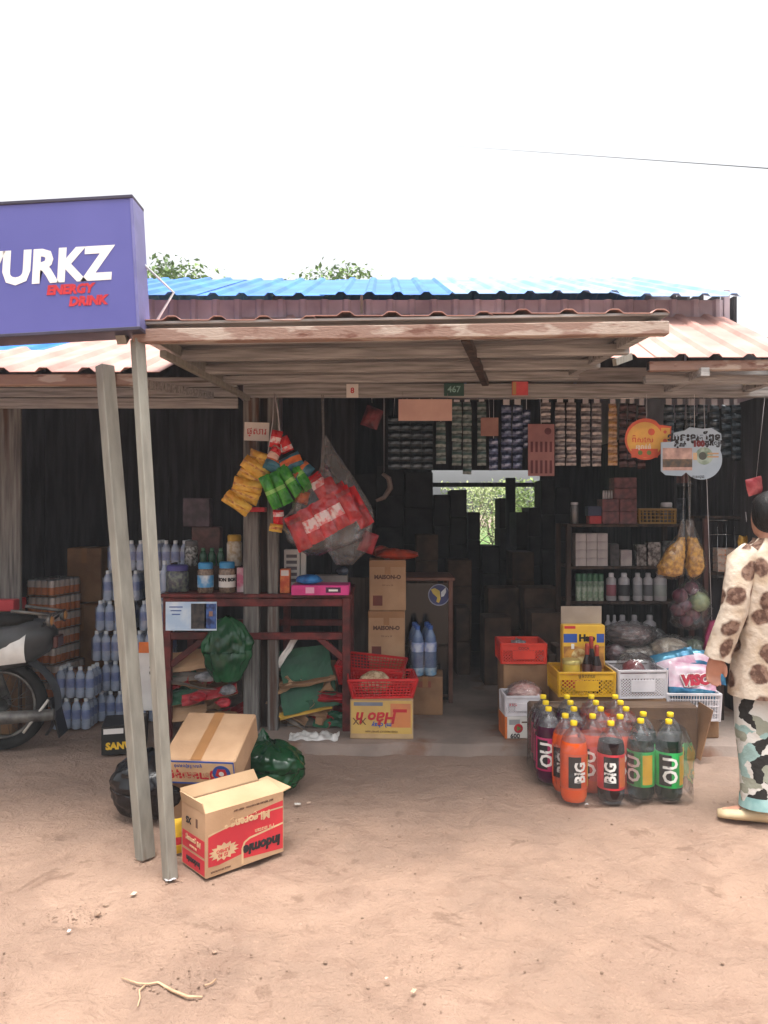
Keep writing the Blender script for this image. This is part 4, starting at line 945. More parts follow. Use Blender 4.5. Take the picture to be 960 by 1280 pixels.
disc(806,550,22.5,yel,t,d,.0038); rect(826,535,837,558,yel,t,d,.004); disc(814,540,4.5,og2,t,d,.0045,8); disc(800,566,3,plain((110,130,60)),t,d,.0045,10); disc(811,566,3,plain((110,130,60)),t,d,.0045,10)
disc(831,540,2.6,og2,t,d,.0045,4); disc(831,551,2.6,og2,t,d,.0045,12); rect(789,561,822,572,og2,t,d,.0042)
wtext('ពិសេស',.05,og2,t,803,550,d,.005,bold=.001); wtext('រង្វាន់ធំ',.035,ink_white,t,804,559,d,.005)
d = 4.74
gs = mat('pale grey blue board',(168,180,190),(150,164,176),rough=.55,scale=4)
out = [(826,553),(841,552),(842,541),(856,538),(862,534),(878,536),(889,535),(901,542),(902,551)]+circ(877,574,25.5,25,-140,20)+[(852,595),(832,594),(826,589)]
t = cutout('hanging_sign','grey blue die-cut sign with landscape photo and dark lettering beside the orange sign', out, gs, d, 865, 600, hang=(868,536))
rect(828,560,865,588,mat('sign photo sky',(196,160,146),(150,120,112),rough=.6,scale=14),t,d,.0036); rect(828,574,865,584,mat('sign photo ground',(104,84,66),(70,66,60),rough=.6,scale=30),t,d,.0042)
disc(880,570,11,mat('sign round photo',(160,174,160),(108,128,108),rough=.6,scale=20),t,d,.0036); disc(878,570,5,mat('dark dish',(76,78,70),rough=.6),t,d,.0042); rect(866,566,871,575,ink_tan,t,d,.0044)
wtext('ឈ្នះ​ទូរស័ព្ទ',.062,ink_dark,t,867,547,d,.004,bold=.003); wtext('100',.048,mat('maroon print',(120,40,44),rough=.6),t,873,555,d,.0055,bold=.004); wtext('គ្រឿង',.045,ink_dark,t,893,554,d,.004,bold=.002); wtext('រង្វាន់',.035,ink_dark,t,850,556,d,.0045,bold=.002); wtext('ភេសជ្ជៈ',.024,ink_dark,t,873,596,d,.004)
for y in (566,570): rect(884,y,898,y+2,plain((190,150,110)),t,d,.0042)

# ---- hanging snack bundles by the grey posts
def bundle(name, label, px, py, d, packs, ring=(0,0), cat='snack bundle', string_to=None, film_size=None):
    t = thing(name, label, cat, at(px,py,d))
    for i,(x,y,w,h,ang,mats,bands,off) in enumerate(packs):
        me = pillow_mesh(w/960*d, h/960*d, min(w,h)/960*d*.75, mats, bands, seed=i)
        link('packet', me, t, rel(at(x,y,d+off),t), (random.uniform(-14,14),ang,random.uniform(-20,20)))
    if string_to: MB().tube([(0,0,0), rel(string_to,t)*.5+Vector((.008,0,0)), rel(string_to,t)],.003,6).build('string', white_pl, t)
    return t
yl = [mat('yellow snack foil',(228,190,84),(206,146,54),rough=.2,scale=16,crinkle=.5,cscale=20), mat('amber print',(170,96,44),(220,180,90),rough=.4,scale=30)]
gr = [mat('green snack foil',(88,176,64),(50,130,50),rough=.18,scale=14,crinkle=.5,cscale=20), mat('pale green print',(150,206,110),rough=.3)]
bl = [mat('teal snack foil',(56,120,140),(40,84,104),rough=.3,scale=14), mat('orange snack print',(220,120,60),(190,90,50),rough=.3,scale=20)]
rd = [mat('red snack foil',(206,34,40),(170,26,34),rough=.18,scale=10,crinkle=.5,cscale=18), mat('white red print',(236,214,212),(226,120,120),rough=.25,scale=24,lo=.42,hi=.52), mat('deep red foil',(160,30,34),rough=.3)]
d = 4.72; hook = Vector((gx(343,4.86),4.865,BZ+.02))
bundle('snack_bundle','string of yellow snack packets hanging left of the grey posts',335,566,d,[(328-6*k+random.uniform(-3,3),574+11*k,36,17,22+random.uniform(-10,14),yl,[(.38,.55,1)],-.03*(k%2)) for k in range(6)],string_to=hook)
bundle('snack_bundle','cluster of bright green packets with teal and orange ones in front of the grey posts',352,565,d-.06,
 [(362,580,34,20,-30,bl,[(.3,.7,1)],.03),(378,592,30,18,-50,bl,[(.55,.95,1)],.02),(345,583,30,18,25,bl,[(.7,1,1)],.03)]+[(338+12.5*k,614-7*k+random.uniform(-4,4),14,44,-22-5*k,gr,[(.44,.56,1)],-.05+.02*k) for k in range(4)]+[(378,622,16,16,15,bl,[(.0,1,1)],.01)],string_to=hook)
bundle('snack_bundle','small red and pink packets bunched at the top of the grey posts',349,538,d-.02,[(345,549,14,22,10,rd,[(.3,.6,1)],0),(356,556,16,20,-24,rd,[(.1,.4,1)],.02),(344,566,14,18,30,[pink_paper,rd[0]],[(.4,.8,1)],-.02)],string_to=hook)
bundle('snack_bundle','small red packet pair dangling under the green packets',346,640,d-.02,[(348,647,14,20,4,rd,[(.6,.9,1)],0),(345,660,17,10,8,yl,[(.3,.6,1)],-.01)],string_to=Vector((gx(346,d-.04),d-.04,gz(600,d))))
t = carton('red flat packet box wedged on the grey posts under the snack bundles', gx(318,4.86),4.845,gz(640,4.86),.15,.085,.03,0,plain((190,40,50)),cat='box',name='goods_box',tp=False,ch=.003)
# the big clear bag of red noodle packs
d = 4.6; knot = at(403,583,d)
pk = []
for k in range(5): pk.append((373+15.5*k,666-9*k,19,46,-27,rd,[(.34,.66,1)] if k in (1,2,3) else [(.8,.9,2)],-.05+.006*k))
for k in range(4): pk.append((405+14*k,616+6*k,19,54,-32,rd,[(.66,.82,1)] if k in (0,2) else [(.4,.5,2)],.05-.004*k))
t = thing('bag_of_noodles','clear plastic bag full of red noodle packs hanging in the shop opening','bag',knot)
for i,(x,y,w,h,ang,mats,bands,off) in enumerate(pk):
    link('packet', pillow_mesh(w/960*d,h/960*d,w/960*d*.6,mats,bands,seed=i), t, rel(at(x,y,d+off),t), (random.uniform(-6,6),ang+random.uniform(-4,4),random.uniform(-10,10)))
def hangbag(outline_l, outline_r, y0, y1, d, depth, seed, n=26, wr=.02):
    """bag from side outlines: functions of 0..1 giving photo x at each height"""
    def fn(u,v):
        py = y0+(y1-y0)*v; l = outline_l(v); r = outline_r(v); a = 2*math.pi*u; cx = (l+r)/2; hw = (r-l)/2
        q = Vector((math.cos(a)*2,math.sin(a)*2,v*5+seed)); k = 1+.16*noise.noise(q)+.10*noise.noise(q*2.7)
        dd = depth*min(1,(hw*2/960*d)/.2)
        return Vector((gx(cx,d)+hw/960*d*k*math.cos(a), d+dd/2*k*math.sin(a), gz(py,d)+.012*noise.noise(q*1.5)))
    return MB().grid(fn, 36, n)
def interp(pts):
    def f(v):
        for (a,x),(b,y) in zip(pts,pts[1:]):
            if v <= b: return x+(y-x)*(v-a)/(b-a)
        return pts[-1][1]
    return f
m1 = hangbag(interp([(0,402),(.12,397),(.35,372),(.6,356),(.85,360),(1,385)]), interp([(0,405),(.12,415),(.35,440),(.6,462),(.85,452),(1,400)]), 578, 694, d, .36, 3)
m1.v = [tuple(rel(v,t)) for v in m1.v]; m1.build('bag_skin', clear, t)
top = Vector((gx(402,4.86),4.86,BZ+.01)); MB().tube([(0,0,-.02), rel(at(404,540,4.72),t), rel(top,t)],[.014,.006,.004],7).build('bag_neck', cloudy, t)
t = thing('plastic_bag','empty looking crinkled clear bag hanging just behind the red noodle bag','bag',at(410,540,4.8)); d = 4.82
m1 = hangbag(interp([(0,404),(.3,408),(.6,410),(.85,405),(1,420)]), interp([(0,407),(.3,440),(.6,468),(.85,466),(1,440)]), 545, 706, d, .2, 9)
m1.v = [tuple(rel(v,t)) for v in m1.v]; m1.build('bag_skin', cloudy, t)
link('packet', pillow_mesh(.1,.13,.05,[mat('dull red pack',(150,40,50),rough=.4)]), t, rel(at(460,678,d),t), (0,20,0))
MB().tube([rel(at(405,548,d),t), rel(Vector((gx(404,4.86),4.865,BZ+.01)),t)],.004,6).build('bag_neck', cloudy, t)
t = thing('hanging_packet','dim red packet hanging under the beam left of the blank board','packet',at(465,500,5.2)); link('pouch', pillow_mesh(.12,.14,.06,[mat('dimmed red pack',(120,40,46),(70,34,40),rough=.4,scale=12)]), t, rel(at(465,522,5.2),t),(0,20,0)); MB().tube([(0,0,-.02),(0,-.3,.05)],.002,5).build('string', white_pl, t)  # red darkened so the packet looks dim under the beam
t = thing('hanging_hook','pale curved plastic hook hanging in the dark behind the noodle bag','hook',at(480,590,5.4)); MB().tube([rel(at(x,y,5.4),t) for x,y in ((478,592),(486,598),(488,610),(480,622),(470,626))],[.012,.018,.02,.016,.01],8).build('hook', mat('dim plastic',(120,104,96),rough=.5), t); MB().tube([(0,0,0),(0,-.5,BZ-gz(590,5.4)+.03)],.0015,5).build('string', white_pl, t)

# ================================================================ RIGHT: shelves
D = 5.62; X0, X1 = gx(711,D), gx(852,D); SW = X1-X0
t = thing('shelf_unit','dark wooden shelf unit with bottles and boxes right of the doorway','shelf',((X0+X1)/2,D+.18,FLOOR)); zs = [gz(y,D)-FLOOR for y in (655,708,752,803)]
for x in (-SW/2,SW/2):
    for y in (-.165,.165): MB().box((x,y,zs[0]/2),(.035,.035,zs[0]),0,.003).build('upright', wood_brown, t)
for z in zs+[.12]: MB().box((0,0,z-.011),(SW-.036,.34,.022),0,.003).build('shelf_board', wood_brown, t)
Zs = [z+FLOOR for z in zs]
f = D+.03
def row(label, px0, px1, z, hpx, m, dep=.1, d=f, **k):
    return small_box(label, px0, px1, d, z, hpx/960*d, m, dep, **k)
greyb = mat('grey white small boxes',(176,166,164),(146,136,136),rough=.6,scale=10)
for r in range(4):
    for c in range(3): row('small pale carton on the upper shelf, row %s from below, %s column' % (('one','two','three','four')[r],('left','middle','right')[c]), 719.5+13.6*c, 732.6+13.6*c, Zs[1]+r*.0605, 10.2, greyb, group='block of small pale cartons on the shelf')
row('little pale carton standing beside the dark packets on the upper shelf',776,790,Zs[1],20,greyb)
blister = mat('silver blister',(130,130,132),(46,46,50),rough=.2,scale=40,metal=.5)
for k,(a,b,h) in enumerate(((763,774,28),(796,808,27),(810,826,30),(829,846,31))): row('dark shiny packet on the upper shelf, %s from the left' % ordn[k],a,b,Zs[1],h,blister if k in (1,2) else mat('dim goods %d'%k,((70,66,68),(0,0,0),(0,0,0),(96,100,100))[k],rough=.4,scale=30,c2=(40,40,42)),.08,group='dark packets on the upper shelf')
for k in range(5): jar('bottle','green topped white jar on the middle shelf, %s from the left' % ordn[k],723+7*k,f+.03,Zs[2],.021,.2,mat('white green jar',(180,184,170),(120,140,116),rough=.4,scale=24),plain((70,110,84)),None,'green topped jars on the middle shelf','jar',.9,.35)
wb = mat('white shampoo bottle',(190,188,190),(164,160,164),rough=.35,scale=10,rnd=.1)
for k,px in enumerate((764,780,797,810,825)): jar('bottle','white toiletry bottle on the middle shelf, %s from the left' % ordn[k],px,f+.04,Zs[2],(.036,.04,.034,.034,.048)[k],.205,wb,(white_pl,white_pl,wb,wb,wb)[k],plain(((150,90,100),(60,60,64),(150,150,154),(100,100,104),(160,164,160))[k]),'white bottles on the middle shelf','bottle',.5,.14,.78)
for k,px in enumerate((760,768,778,793,812)): jar('bottle','grey white bottle on the lowest visible shelf, %s from the left' % ordn[k],px,f+.05,Zs[3],(.022,.022,.04,.04,.045)[k],.19,wb,wb,plain(((120,116,120),(120,116,120),(150,148,150),(150,148,150),(90,90,94))[k]),'grey bottles on the lowest shelf','bottle',.45,.2,.7)
# on top of the unit
pk_m = mat('maroon pattern pack',(120,70,70),(84,48,52),rough=.5,scale=26)
for k in range(2):
    for c in range(2): row('maroon patterned pack on top of the shelf unit, %s layer, %s one' % (('lower','upper')[k],('left','right')[c]), 753+22*c,774+22*c,Zs[0]+.092*k,15.4,pk_m,.14,group='maroon packs on the shelf unit')
for c in range(2): row('maroon patterned pack crowning the shelf unit stack, %s one' % ('lower','upper')[c], 768,796,Zs[0]+.185+.08*c,13,pk_m,.14,group='maroon packs on the shelf unit')
for c in range(5): jar('bottle','tiny white capped vial on the maroon packs, %s from the left' % ordn[c],754.5+3.4*c,f+.05,Zs[0]+.185,.0085,.062,white_pl,wb,None,'tiny vials on the maroon packs','vial',.8,.2)
row('small red box on top of the shelf unit',737,752,Zs[0],10,plain((170,44,48)),.1)
row('dim blue box on the small red box on the shelf unit',735,752,Zs[0]+.06,12,plain((50,56,84)),.09)
jar('bottle','grey metal canister at the left end of the shelf unit top',718,f+.05,Zs[0],.028,.16,mat('dim metal',(120,120,122),rough=.3,metal=.5),white_pl,None,None,'canister',.9,.1)
tr = crate('yellow brown plastic tray on top of the shelf unit', gx(822,f),f+.1,Zs[0],.27,.2,.11,0,mat('yellow brown plastic',(150,116,56),rough=.5),'tray',1.02,.03,style='slots')
jar('jar','tin with bright rim standing in the yellow brown tray',833,f+.1,Zs[0]+.0082,.045,.15,mat('dim metal',(120,120,122)),white_pl)
# wire-front cabinet at the far right
D2 = 5.3; a0, a1 = gx(884,D2), gx(946,D2)
t = thing('wire_cabinet','wire fronted wooden cabinet behind the person at right','cabinet',((a0+a1)/2,D2+.15,FLOOR)); w = a1-a0; h = gz(648,D2)-FLOOR
for s in (-1,1):
    for y in (-.12,.12): MB().box((s*w/2,y,h/2),(.03,.03,h),0,.002).build('upright', mat('reddish brown frame',(96,64,60),(70,46,44),rough=.7), t)
MB().box((0,0,h+.008),(w+.03,.3,.018),0,.002).build('top', wood_brown, t)
MB().box((0,.02,gz(716,D2)-FLOOR-.01),(w-.032,.25,.018),0,.002).build('shelf_board', wood_brown, t)
MB().box((0,.128,h/2),(w-.032,.01,h-.05)).build('back_panel', wood_dark, t)
g = MB()
for i in range(6): x = -w/2+.02+(w-.04)*i/5; g.tube([(x,-.13,h*.68),(x,-.13,h-.01)],.0016,4)
for i in range(5): z = h*.7+(h*.29)*i/4; g.tube([(-w/2+.015,-.132,z),(w/2-.015,-.132,z)],.0016,4)
g.build('wire_grid', chrome, t)
t['label'] = 'wire fronted wooden cabinet behind the person at right'
for k in range(3): row('orange and white medicine box in the wire cabinet, %s of its pile' % ('bottom','middle','top')[k],897,920,gz(716,D2)+.0005+k*.056,9.6,mat('white orange box',(216,196,182),(220,140,90),rough=.5,scale=30,lo=.35,hi=.5),.08,D2+.08)
t = bundle('snack_bundle','gold foil sachets hanging beside the medicine boxes',932,668,D2-.06,[(927+10*c,676+12*r,11,13,4,[mat('gold foil',(206,166,70),(150,110,40),rough=.25,metal=.4,scale=20)],None,-.02) for c in range(2) for r in range(2)],string_to=at(932,640,D2-.1))
for k,(px,py,l,m) in enumerate(((945,605,'pink foil snack packet hanging above the person head',[mat('pink foil',(206,110,112),(170,60,70),rough=.3,scale=14)]),)):
    t = thing('hanging_packet',l,'packet',at(px,py-8,5.0)); link('pouch', pillow_mesh(.14-.06*k,.11-.03*k,.04,m), t, rel(at(px,py+2,5.0),t),(0,-15,10)); MB().tube([rel(at(px,py-4,5.0),t), (0,-.12,BZ-t.location.z+.02)],.0015,5).build('string', white_pl, t)
for k,(a,b,y,h) in enumerate(((848,880,650,14),(856,878,634,16))): pass

# hanging bags in front of the shelves
d = 5.0
for k,(l,r,lab) in enumerate(((interp([(0,852),(.25,848),(.5,832),(.8,820),(.95,823),(1,840)]),interp([(0,856),(.25,858),(.5,858),(.8,856),(.95,854),(1,846)]),'left bag of yellow snacks hanging in front of the shelves'),(interp([(0,858),(.25,858),(.5,857),(.8,856),(.95,858),(1,864)]),interp([(0,866),(.25,872),(.5,880),(.8,882),(.95,878),(1,870)]),'right bag of yellow snacks hanging in front of the shelves'))):
    t = thing('bag_of_snacks',lab,'bag',at(856+5*k,652,d)); m1 = hangbag(l,r,650,724,d,.16,5+k); m1.v = [tuple(rel(v,t)) for v in m1.v]; m1.build('bag_skin', clear, t)
    m2 = hangbag(lambda v,l=l: l(v*.75+.25)+1.6,lambda v,r=r: r(v*.75+.25)-1.6,672,721,d,.13,5+k); m2.v = [tuple(rel(v,t)) for v in m2.v]; m2.build('contents', mat('yellow snacks',(206,156,66),(150,104,40),rough=.5,scale=40,bump=.6,bscale=50), t)
    MB().tube([rel(at(854+8*k,652,d),t), rel(Vector((gx(858,4.88),4.885,BZ+.01)),t)],[.005,.0015],6).build('bag_neck', cloudy, t)
t = thing('bag_of_onions','clear bag of dark purple onions hanging below the yellow snack bags','bag',at(862,716,5.06)); d = 5.06
m1 = hangbag(interp([(0,860),(.2,848),(.6,836),(.9,840),(1,855)]),interp([(0,868),(.2,880),(.6,890),(.9,882),(1,866)]),722,787,d,.2,12); m1.v = [tuple(rel(v,t)) for v in m1.v]; m1.build('bag_skin', clear, t)
on = mat('purple onion',(104,52,66),(70,34,48),rough=.35,scale=10,stretch=(5,5,.6)); cb = mat('pale cabbage',(150,160,120),(110,124,90),rough=.5,scale=14)
for k,(x,y,r,m) in enumerate(((850,745,10,on),(848,762,10,on),(858,775,9,on),(864,735,9,on),(874,752,13,cb),(866,768,9,on),(856,757,9,on))):
    me = MB().lathe([(r*f2/960*d,z/960*d*r,0) for f2,z in ((.05,-1),(.6,-.8),(.95,-.3),(.97,.2),(.6,.75),(.15,.95),(.1,1.15))],12).mesh('onion',m); link('onion' if m is on else 'cabbage', me, t, rel(at(x,y,d+.02*(k%3)),t), (random.uniform(-40,40),random.uniform(-40,40),0))
MB().tube([(0,0,-.02), rel(Vector((gx(864,4.88),4.885,BZ+.01)),t)],[.005,.0015],6).build('bag_neck', cloudy, t)
t = thing('bag_of_sweets','dim magenta bag hanging right behind the person sleeve','bag',at(890,780,5.06)); m1 = hangbag(interp([(0,886),(.5,880),(1,884)]),interp([(0,896),(.5,904),(1,898)]),775,838,5.06,.14,15); m1.v = [tuple(rel(v,t)) for v in m1.v]; m1.build('bag_skin', mat('magenta bag',(140,40,80),(96,28,56),rough=.3,scale=8), t)
MB().tube([(0,0,-.01), rel(Vector((gx(880,4.88),4.885,BZ+.01)),t)],.002,5).build('string', white_pl, t)

# low bench behind the crates with clear bags
t = thing('bench','low brown wooden bench behind the crates on the right','bench',((1.38+2.3)/2,5.32,FLOOR))
MB().box((0,0,.36),(.92,.36,.03),0,.004).build('seat', wood_brown, t)
for x in (-.42,.42):
    for y in (-.14,.14): MB().box((x,y,.173),(.05,.05,.346),0,.003).build('leg', wood_brown, t)
bz = FLOOR+.376
def clearbag(label, px, d, z, w, dp, h, seed, cm, n=5):
    t = thing('bag_of_goods',label,'bag',(gx(px,d),d,z)); blob(w,dp,h,seed,34,22,wr=.08,fine=3).build('bag_skin', cloudy, t)
    blob(w*.86,dp*.84,h*.86,seed+.3,30,20,wr=.16,fine=5).build('contents', cm, t, (0,0,.004)); return t
clearbag('clear bag of dark dried fish lying on the bench behind the white crate',787,5.24,bz+.11,.36,.26,.17,31,mat('dried fish',(110,84,80),(64,50,52),rough=.3,scale=18,stretch=(1,1,4),crinkle=.7,cscale=16))
clearbag('clear bag of speckled pale goods at the front of the bench',797,5.2,bz,.36,.24,.13,33,mat('speckled goods',(180,172,160),(120,104,96),rough=.35,scale=34,crinkle=.7,cscale=18))
clearbag('clear bag of pale rolled noodles lying at the right of the bench',838,5.18,bz,.30,.24,.20,36,mat('rolled noodles',(196,182,160),(140,120,104),rough=.35,scale=14,crinkle=.8,cscale=14))

# ---- crates in front
D = 4.74
t = carton('white printed box with orange end at the bottom of the left crate stack', gx(651,D),D+.1,FLOOR,.205,.2,.14,3,paper_white,tp=False,cat='box'); a = (.205,.2,.14)
face_print(t,*a,'left',0.02,.02,.98,.98,ink_orange); face_print(t,*a,'front',.0,.02,.06,.98,ink_orange); face_print(t,*a,'front',.12,.62,.45,.85,mat('pale grey print',(170,172,174),rough=.7)); face_text(t,*a,'front',.3,.12,'600',.04,ink_dark,bold=.001); face_print(t,*a,'front',.5,.7,.9,.76,ink_brown)
MB().lathe([(.028,0,0),(.028,.002,0),(.02,.002,0)],16).build('emblem', ink_red, t, (-.02,-.1,.065), (90,0,0)); MB().lathe([(.018,0,0),(.018,.0025,0)],3).build('emblem', plain((110,150,80)), t, (-.02,-.1,.065), (90,0,0))
t = crate('white plastic crate with lettered panel on the orange ended box', gx(652,D)+.005,D+.1,FLOOR+.141,.21,.2,.12,1,white_pl,flare=1.03,pitch=.015,card_panel=.45)
text('8 KG',.022,ink_red,t,(-.06,-.106,.07))
t = thing('bag_of_goods','clear pack of pale pink noodles lying on the white crate at left','bag',(gx(660,D),D+.11,FLOOR+.165)); blob(.22,.18,.17,41,32,20,wr=.1).build('bag_skin', cloudy, t); blob(.2,.16,.15,41.5,30,18,wr=.12,fine=5).build('contents', mat('pale pink noodles',(206,170,160),(170,120,116),rough=.5,scale=22,stretch=(1,1,3),bump=.5), t, (0,0,.003))
carton('brown carton standing behind the left crate stack', gx(656,5.05),5.12,FLOOR,.30,.26,.415,0,card2,tp=False)
t = crate('orange red crate full of small packets topping the left stack', gx(656,4.95),5.11,FLOOR+.416,.29,.27,.13,-1,orangered_pl,flare=1.02,pitch=.02,card_panel=.5); text('COCA',.024,ink_dark,t,(0,-.138,.10))
for k in range(12):
    t = thing('packet','small silver and red packet sticking out of the orange red crate','packet',(gx(656,5.05)+random.uniform(-.1,.1),5.11+random.uniform(-.09,.09),FLOOR+.43),0,'packets in the orange red crate',rot=(random.uniform(-30,30),random.uniform(-30,30),random.uniform(0,180)))
    link('pouch', pillow_mesh(.06,.12,.02,[mat('silver packet',(190,184,184),(120,116,120),rough=.25,metal=.4,scale=20),mat('red packet print',(170,60,64),rough=.4)],[(.3,.5,1)],seed=k), t, (0,0,.06))
# big cardboard box behind the soda bottles
t = carton('long low worn brown carton behind the soda bottles', gx(766,4.53),4.56,0,.98,.12,.315,-1,mat('worn brown carton',(104,84,68),(84,66,54),rough=.9,scale=4,bump=.1),tp=False,ch=.012)
MB().box((.515,-.02,.16),(.006,.2,.3),0,.001,(0,14,0)).build('flap', card2, t)
S0 = .32
for k,(px,w,lab) in enumerate(((733,.34,'under the yellow crate'),(802,.31,'under the white crate in the middle'))): carton('dull brown carton %s' % lab, gx(px,4.72),4.86,FLOOR,w,.3,S0-FLOOR-.005,0,card2,tp=False)
t = crate('yellow plastic crate holding sauce bottles and a tin', gx(733,4.7),4.84,S0,.345,.3,.15,0,yellow_pl,flare=1.02,pitch=.026,card_panel=.42); text('ផ្ទះបាយ',.03,ink_dark,t,(0,-.152,.128))
t = carton('yellow and blue printed box with raised grey lid flap in the yellow crate', gx(729,4.92),4.94,S0+.0085,.27,.075,.40,0,mat('yellow box print',(222,178,62),(206,160,60),rough=.5,scale=6),tp=False,cat='box'); a = (.27,.075,.40)
MB().box((0,.03,.455),(.262,.006,.115),0,.002).build('lid_flap', mat('grey card back',(166,154,140),(150,138,126),rough=.85), t)
face_print(t,*a,'front',.02,.72,.98,.86,ink_blue); face_print(t,*a,'front',.34,.70,.8,.88,ink_yellow,th=.002); face_text(t,*a,'front',.57,.79,'Hao',.06,ink_dark,bold=.003,ext=.003); face_print(t,*a,'front',.04,.94,.3,.985,ink_red); face_print(t,*a,'front',.02,.30,.98,.66,mat('food print',(206,150,70),(150,100,50),rough=.6,scale=18)); MB().lathe([(.05,0,0),(.05,.003,0)],18).build('print', mat('bowl print',(226,206,150),(160,110,50),rough=.6,scale=20), t, (-.03,-.037,.2),(90,0,0)); face_print(t,*a,'front',.2,.62,.27,.7,ink_white,th=.003)
soy = plain((34,20,18),.12)
for k,(px,y) in enumerate(((734,4.80),(746,4.77),(739,4.86))): jar('bottle','dark sauce bottle with red cap in the yellow crate, %s' % ('left one','right one','rear one')[k],px,y,S0+.0085,.03,(.30,.295,.335)[k],soy,plain((170,60,46)),None if k == 2 else mat('dark label',(70,34,30),rough=.4),'sauce bottles in the yellow crate','bottle',.42,.22,.58)
jar('tin','yellow round tin with red label in the yellow crate',714,4.79,S0+.0085,.055,.205,mat('yellow tin',(206,180,70),(190,160,60),rough=.4),mat('tin lid',(196,180,110),rough=.3,metal=.5),ink_red,None,'tin',1.0,.12,.8)
t = crate('white plastic crate with blank panel beside the yellow crate', gx(803,4.7),4.85,S0-.015,.30,.29,.175,2,white_pl,flare=1.03,pitch=.018,card_panel=.5)
t = thing('bag_of_goods','clear bag with dark red goods lying in the middle white crate','bag',(gx(800,4.8),4.86,S0)); blob(.26,.23,.24,51,32,20,wr=.08).build('bag_skin', clear, t); blob(.16,.16,.19,52,26,16,wr=.12).build('contents', mat('dark red goods',(120,44,50),(80,34,40),rough=.5,scale=12), t, (-.02,0,.004))
carton('small brown carton under the right white crate', gx(876,4.76),4.88,FLOOR,.22,.26,.115,0,card2,tp=False)
t = crate('low white slotted crate full of washing powder bags at right', gx(869,4.7),4.85,.167,.33,.29,.17,-2,white_pl,flare=1.05,pitch=.016,style='slots'); t.location.z = FLOOR+.116
vis = [mat('washing powder foil',(196,140,164),(222,204,214),rough=.22,scale=10,crinkle=.6,cscale=10), mat('washing powder blue',(30,90,130),(90,150,176),rough=.15,scale=8,metal=.3,crinkle=.8,cscale=9)]
for k,(px,y,z,w,h,ang,lab) in enumerate(((866,4.78,.33,.30,.22,6,'pink and white washing powder bag with red lettering in the low white crate'),(852,4.88,.38,.28,.24,-14,'blue foil washing powder bag behind the pink one'),(882,4.92,.40,.26,.22,10,'silver blue foil bag topping the low white crate'))):
    t = thing('washing_powder_bag',lab,'bag',(gx(px,y),y,z),0,rot=(-18-8*k,ang,0)); link('pouch', pillow_mesh(w,h,.09,vis if k == 0 else vis[1:]+vis[:1],[(.0,.3,1)] if k == 0 else [(.55,.75,1)],seed=40+k), t, (0,0,h*.3))
    if k == 0: text('VISO',.085,plain((176,34,60)),t,(0,-.05,h*.3),(0,-8,0),bold=.006,shear=.15,ext=.003); text('VISO',.085,ink_white,t,(0,-.046,h*.3),(0,-8,0),bold=.011,shear=.15,ext=.003)

# ================================================================ SODA BOTTLES
def soda_parts():
    r = .067
    body = MB().lathe([(.03,.014,0),(.04,0,0),(.056,.006,0),(.065,.03,0),(r,.06,0),(r,.25,0),(.0655,.275,0),(.0605,.302,0)],22,cap=False)
    neck = MB().lathe([(.0605,.302,0),(.052,.326,0),(.039,.347,0),(.023,.365,0),(.0145,.375,0),(.0145,.386,0)],22,cap=False)
    cap = MB().lathe([(.0165,.378,0),(.0175,.381,0),(.0175,.397,0),(.015,.400,0)],14)
    return body, neck, cap
sb_, sn_, sc_ = soda_parts(); nk = sn_.mesh('neck', glassy); cpm = sc_.mesh('cap', cap_y)
liq = {'purple': mat('purple soda',(74,24,54),(60,20,44),rough=.1), 'orange': mat('orange soda',(232,96,30),(220,84,26),rough=.1,sub=.2), 'dark': mat('cola',(34,16,18),(26,12,14),rough=.08), 'green': mat('dark green soda',(24,44,34),(18,34,26),rough=.08), 'coral': mat('coral soda',(206,92,64),(196,80,56),rough=.1,sub=.2)}
labc = {'purple': plain((190,30,96),.35), 'orange': plain((226,88,40),.35), 'dark': plain((220,48,58),.35), 'green': plain((40,176,84),.35), 'coral': plain((200,70,60),.35)}
word = {'purple':'OU','orange':'BIG','dark':'BIG','green':'OU','coral':'OU'}
SBM = {k: MB().add(sb_.v, sb_.f, 0, True).mesh('body', v) for k,v in liq.items()}
def arc(r, a0, a1, z0, z1, m, nm):
    n = 14; return MB().grid(lambda u,v: (r*math.sin(R(a0+(a1-a0)*u)), -r*math.cos(R(a0+(a1-a0)*u)), z0+(z1-z0)*v), n, 1).mesh(nm, m)
LB = {}
for k in liq:
    LB[k] = (MB().lathe([(.0678,.072,0),(.0678,.246,0),(.067,.247,0)],28,cap=False).mesh('label', labc[k]), arc(.0683,-30 if k == 'dark' else -52,34 if k == 'dark' else 2,.082,.236,ink_dark,'label_panel'), arc(.0683,38,84,.085,.232,plain((226,180,50)) if k in ('green','orange') else plain((230,120,60)),'label_panel'), text_mesh(word[k],.078 if k in ('dark','orange') else .10,ink_white,bold=.0028,bend=.0691,rot90=True,ext=.0006,xs=.86))
def soda(parent, kind, x, y, turn):
    b = link('bottle', SBM[kind], parent, (x-parent.location.x, y-parent.location.y, 0), (0,0,turn)); lb = link('label', LB[kind][0], b)
    for i,nm in ((1,'label_panel'),(2,'label_panel'),(3,'lettering')): link(nm, LB[kind][i], b, (0,0,.159 if i == 3 else 0))
    link('neck', nk, b); link('cap', cpm, b)
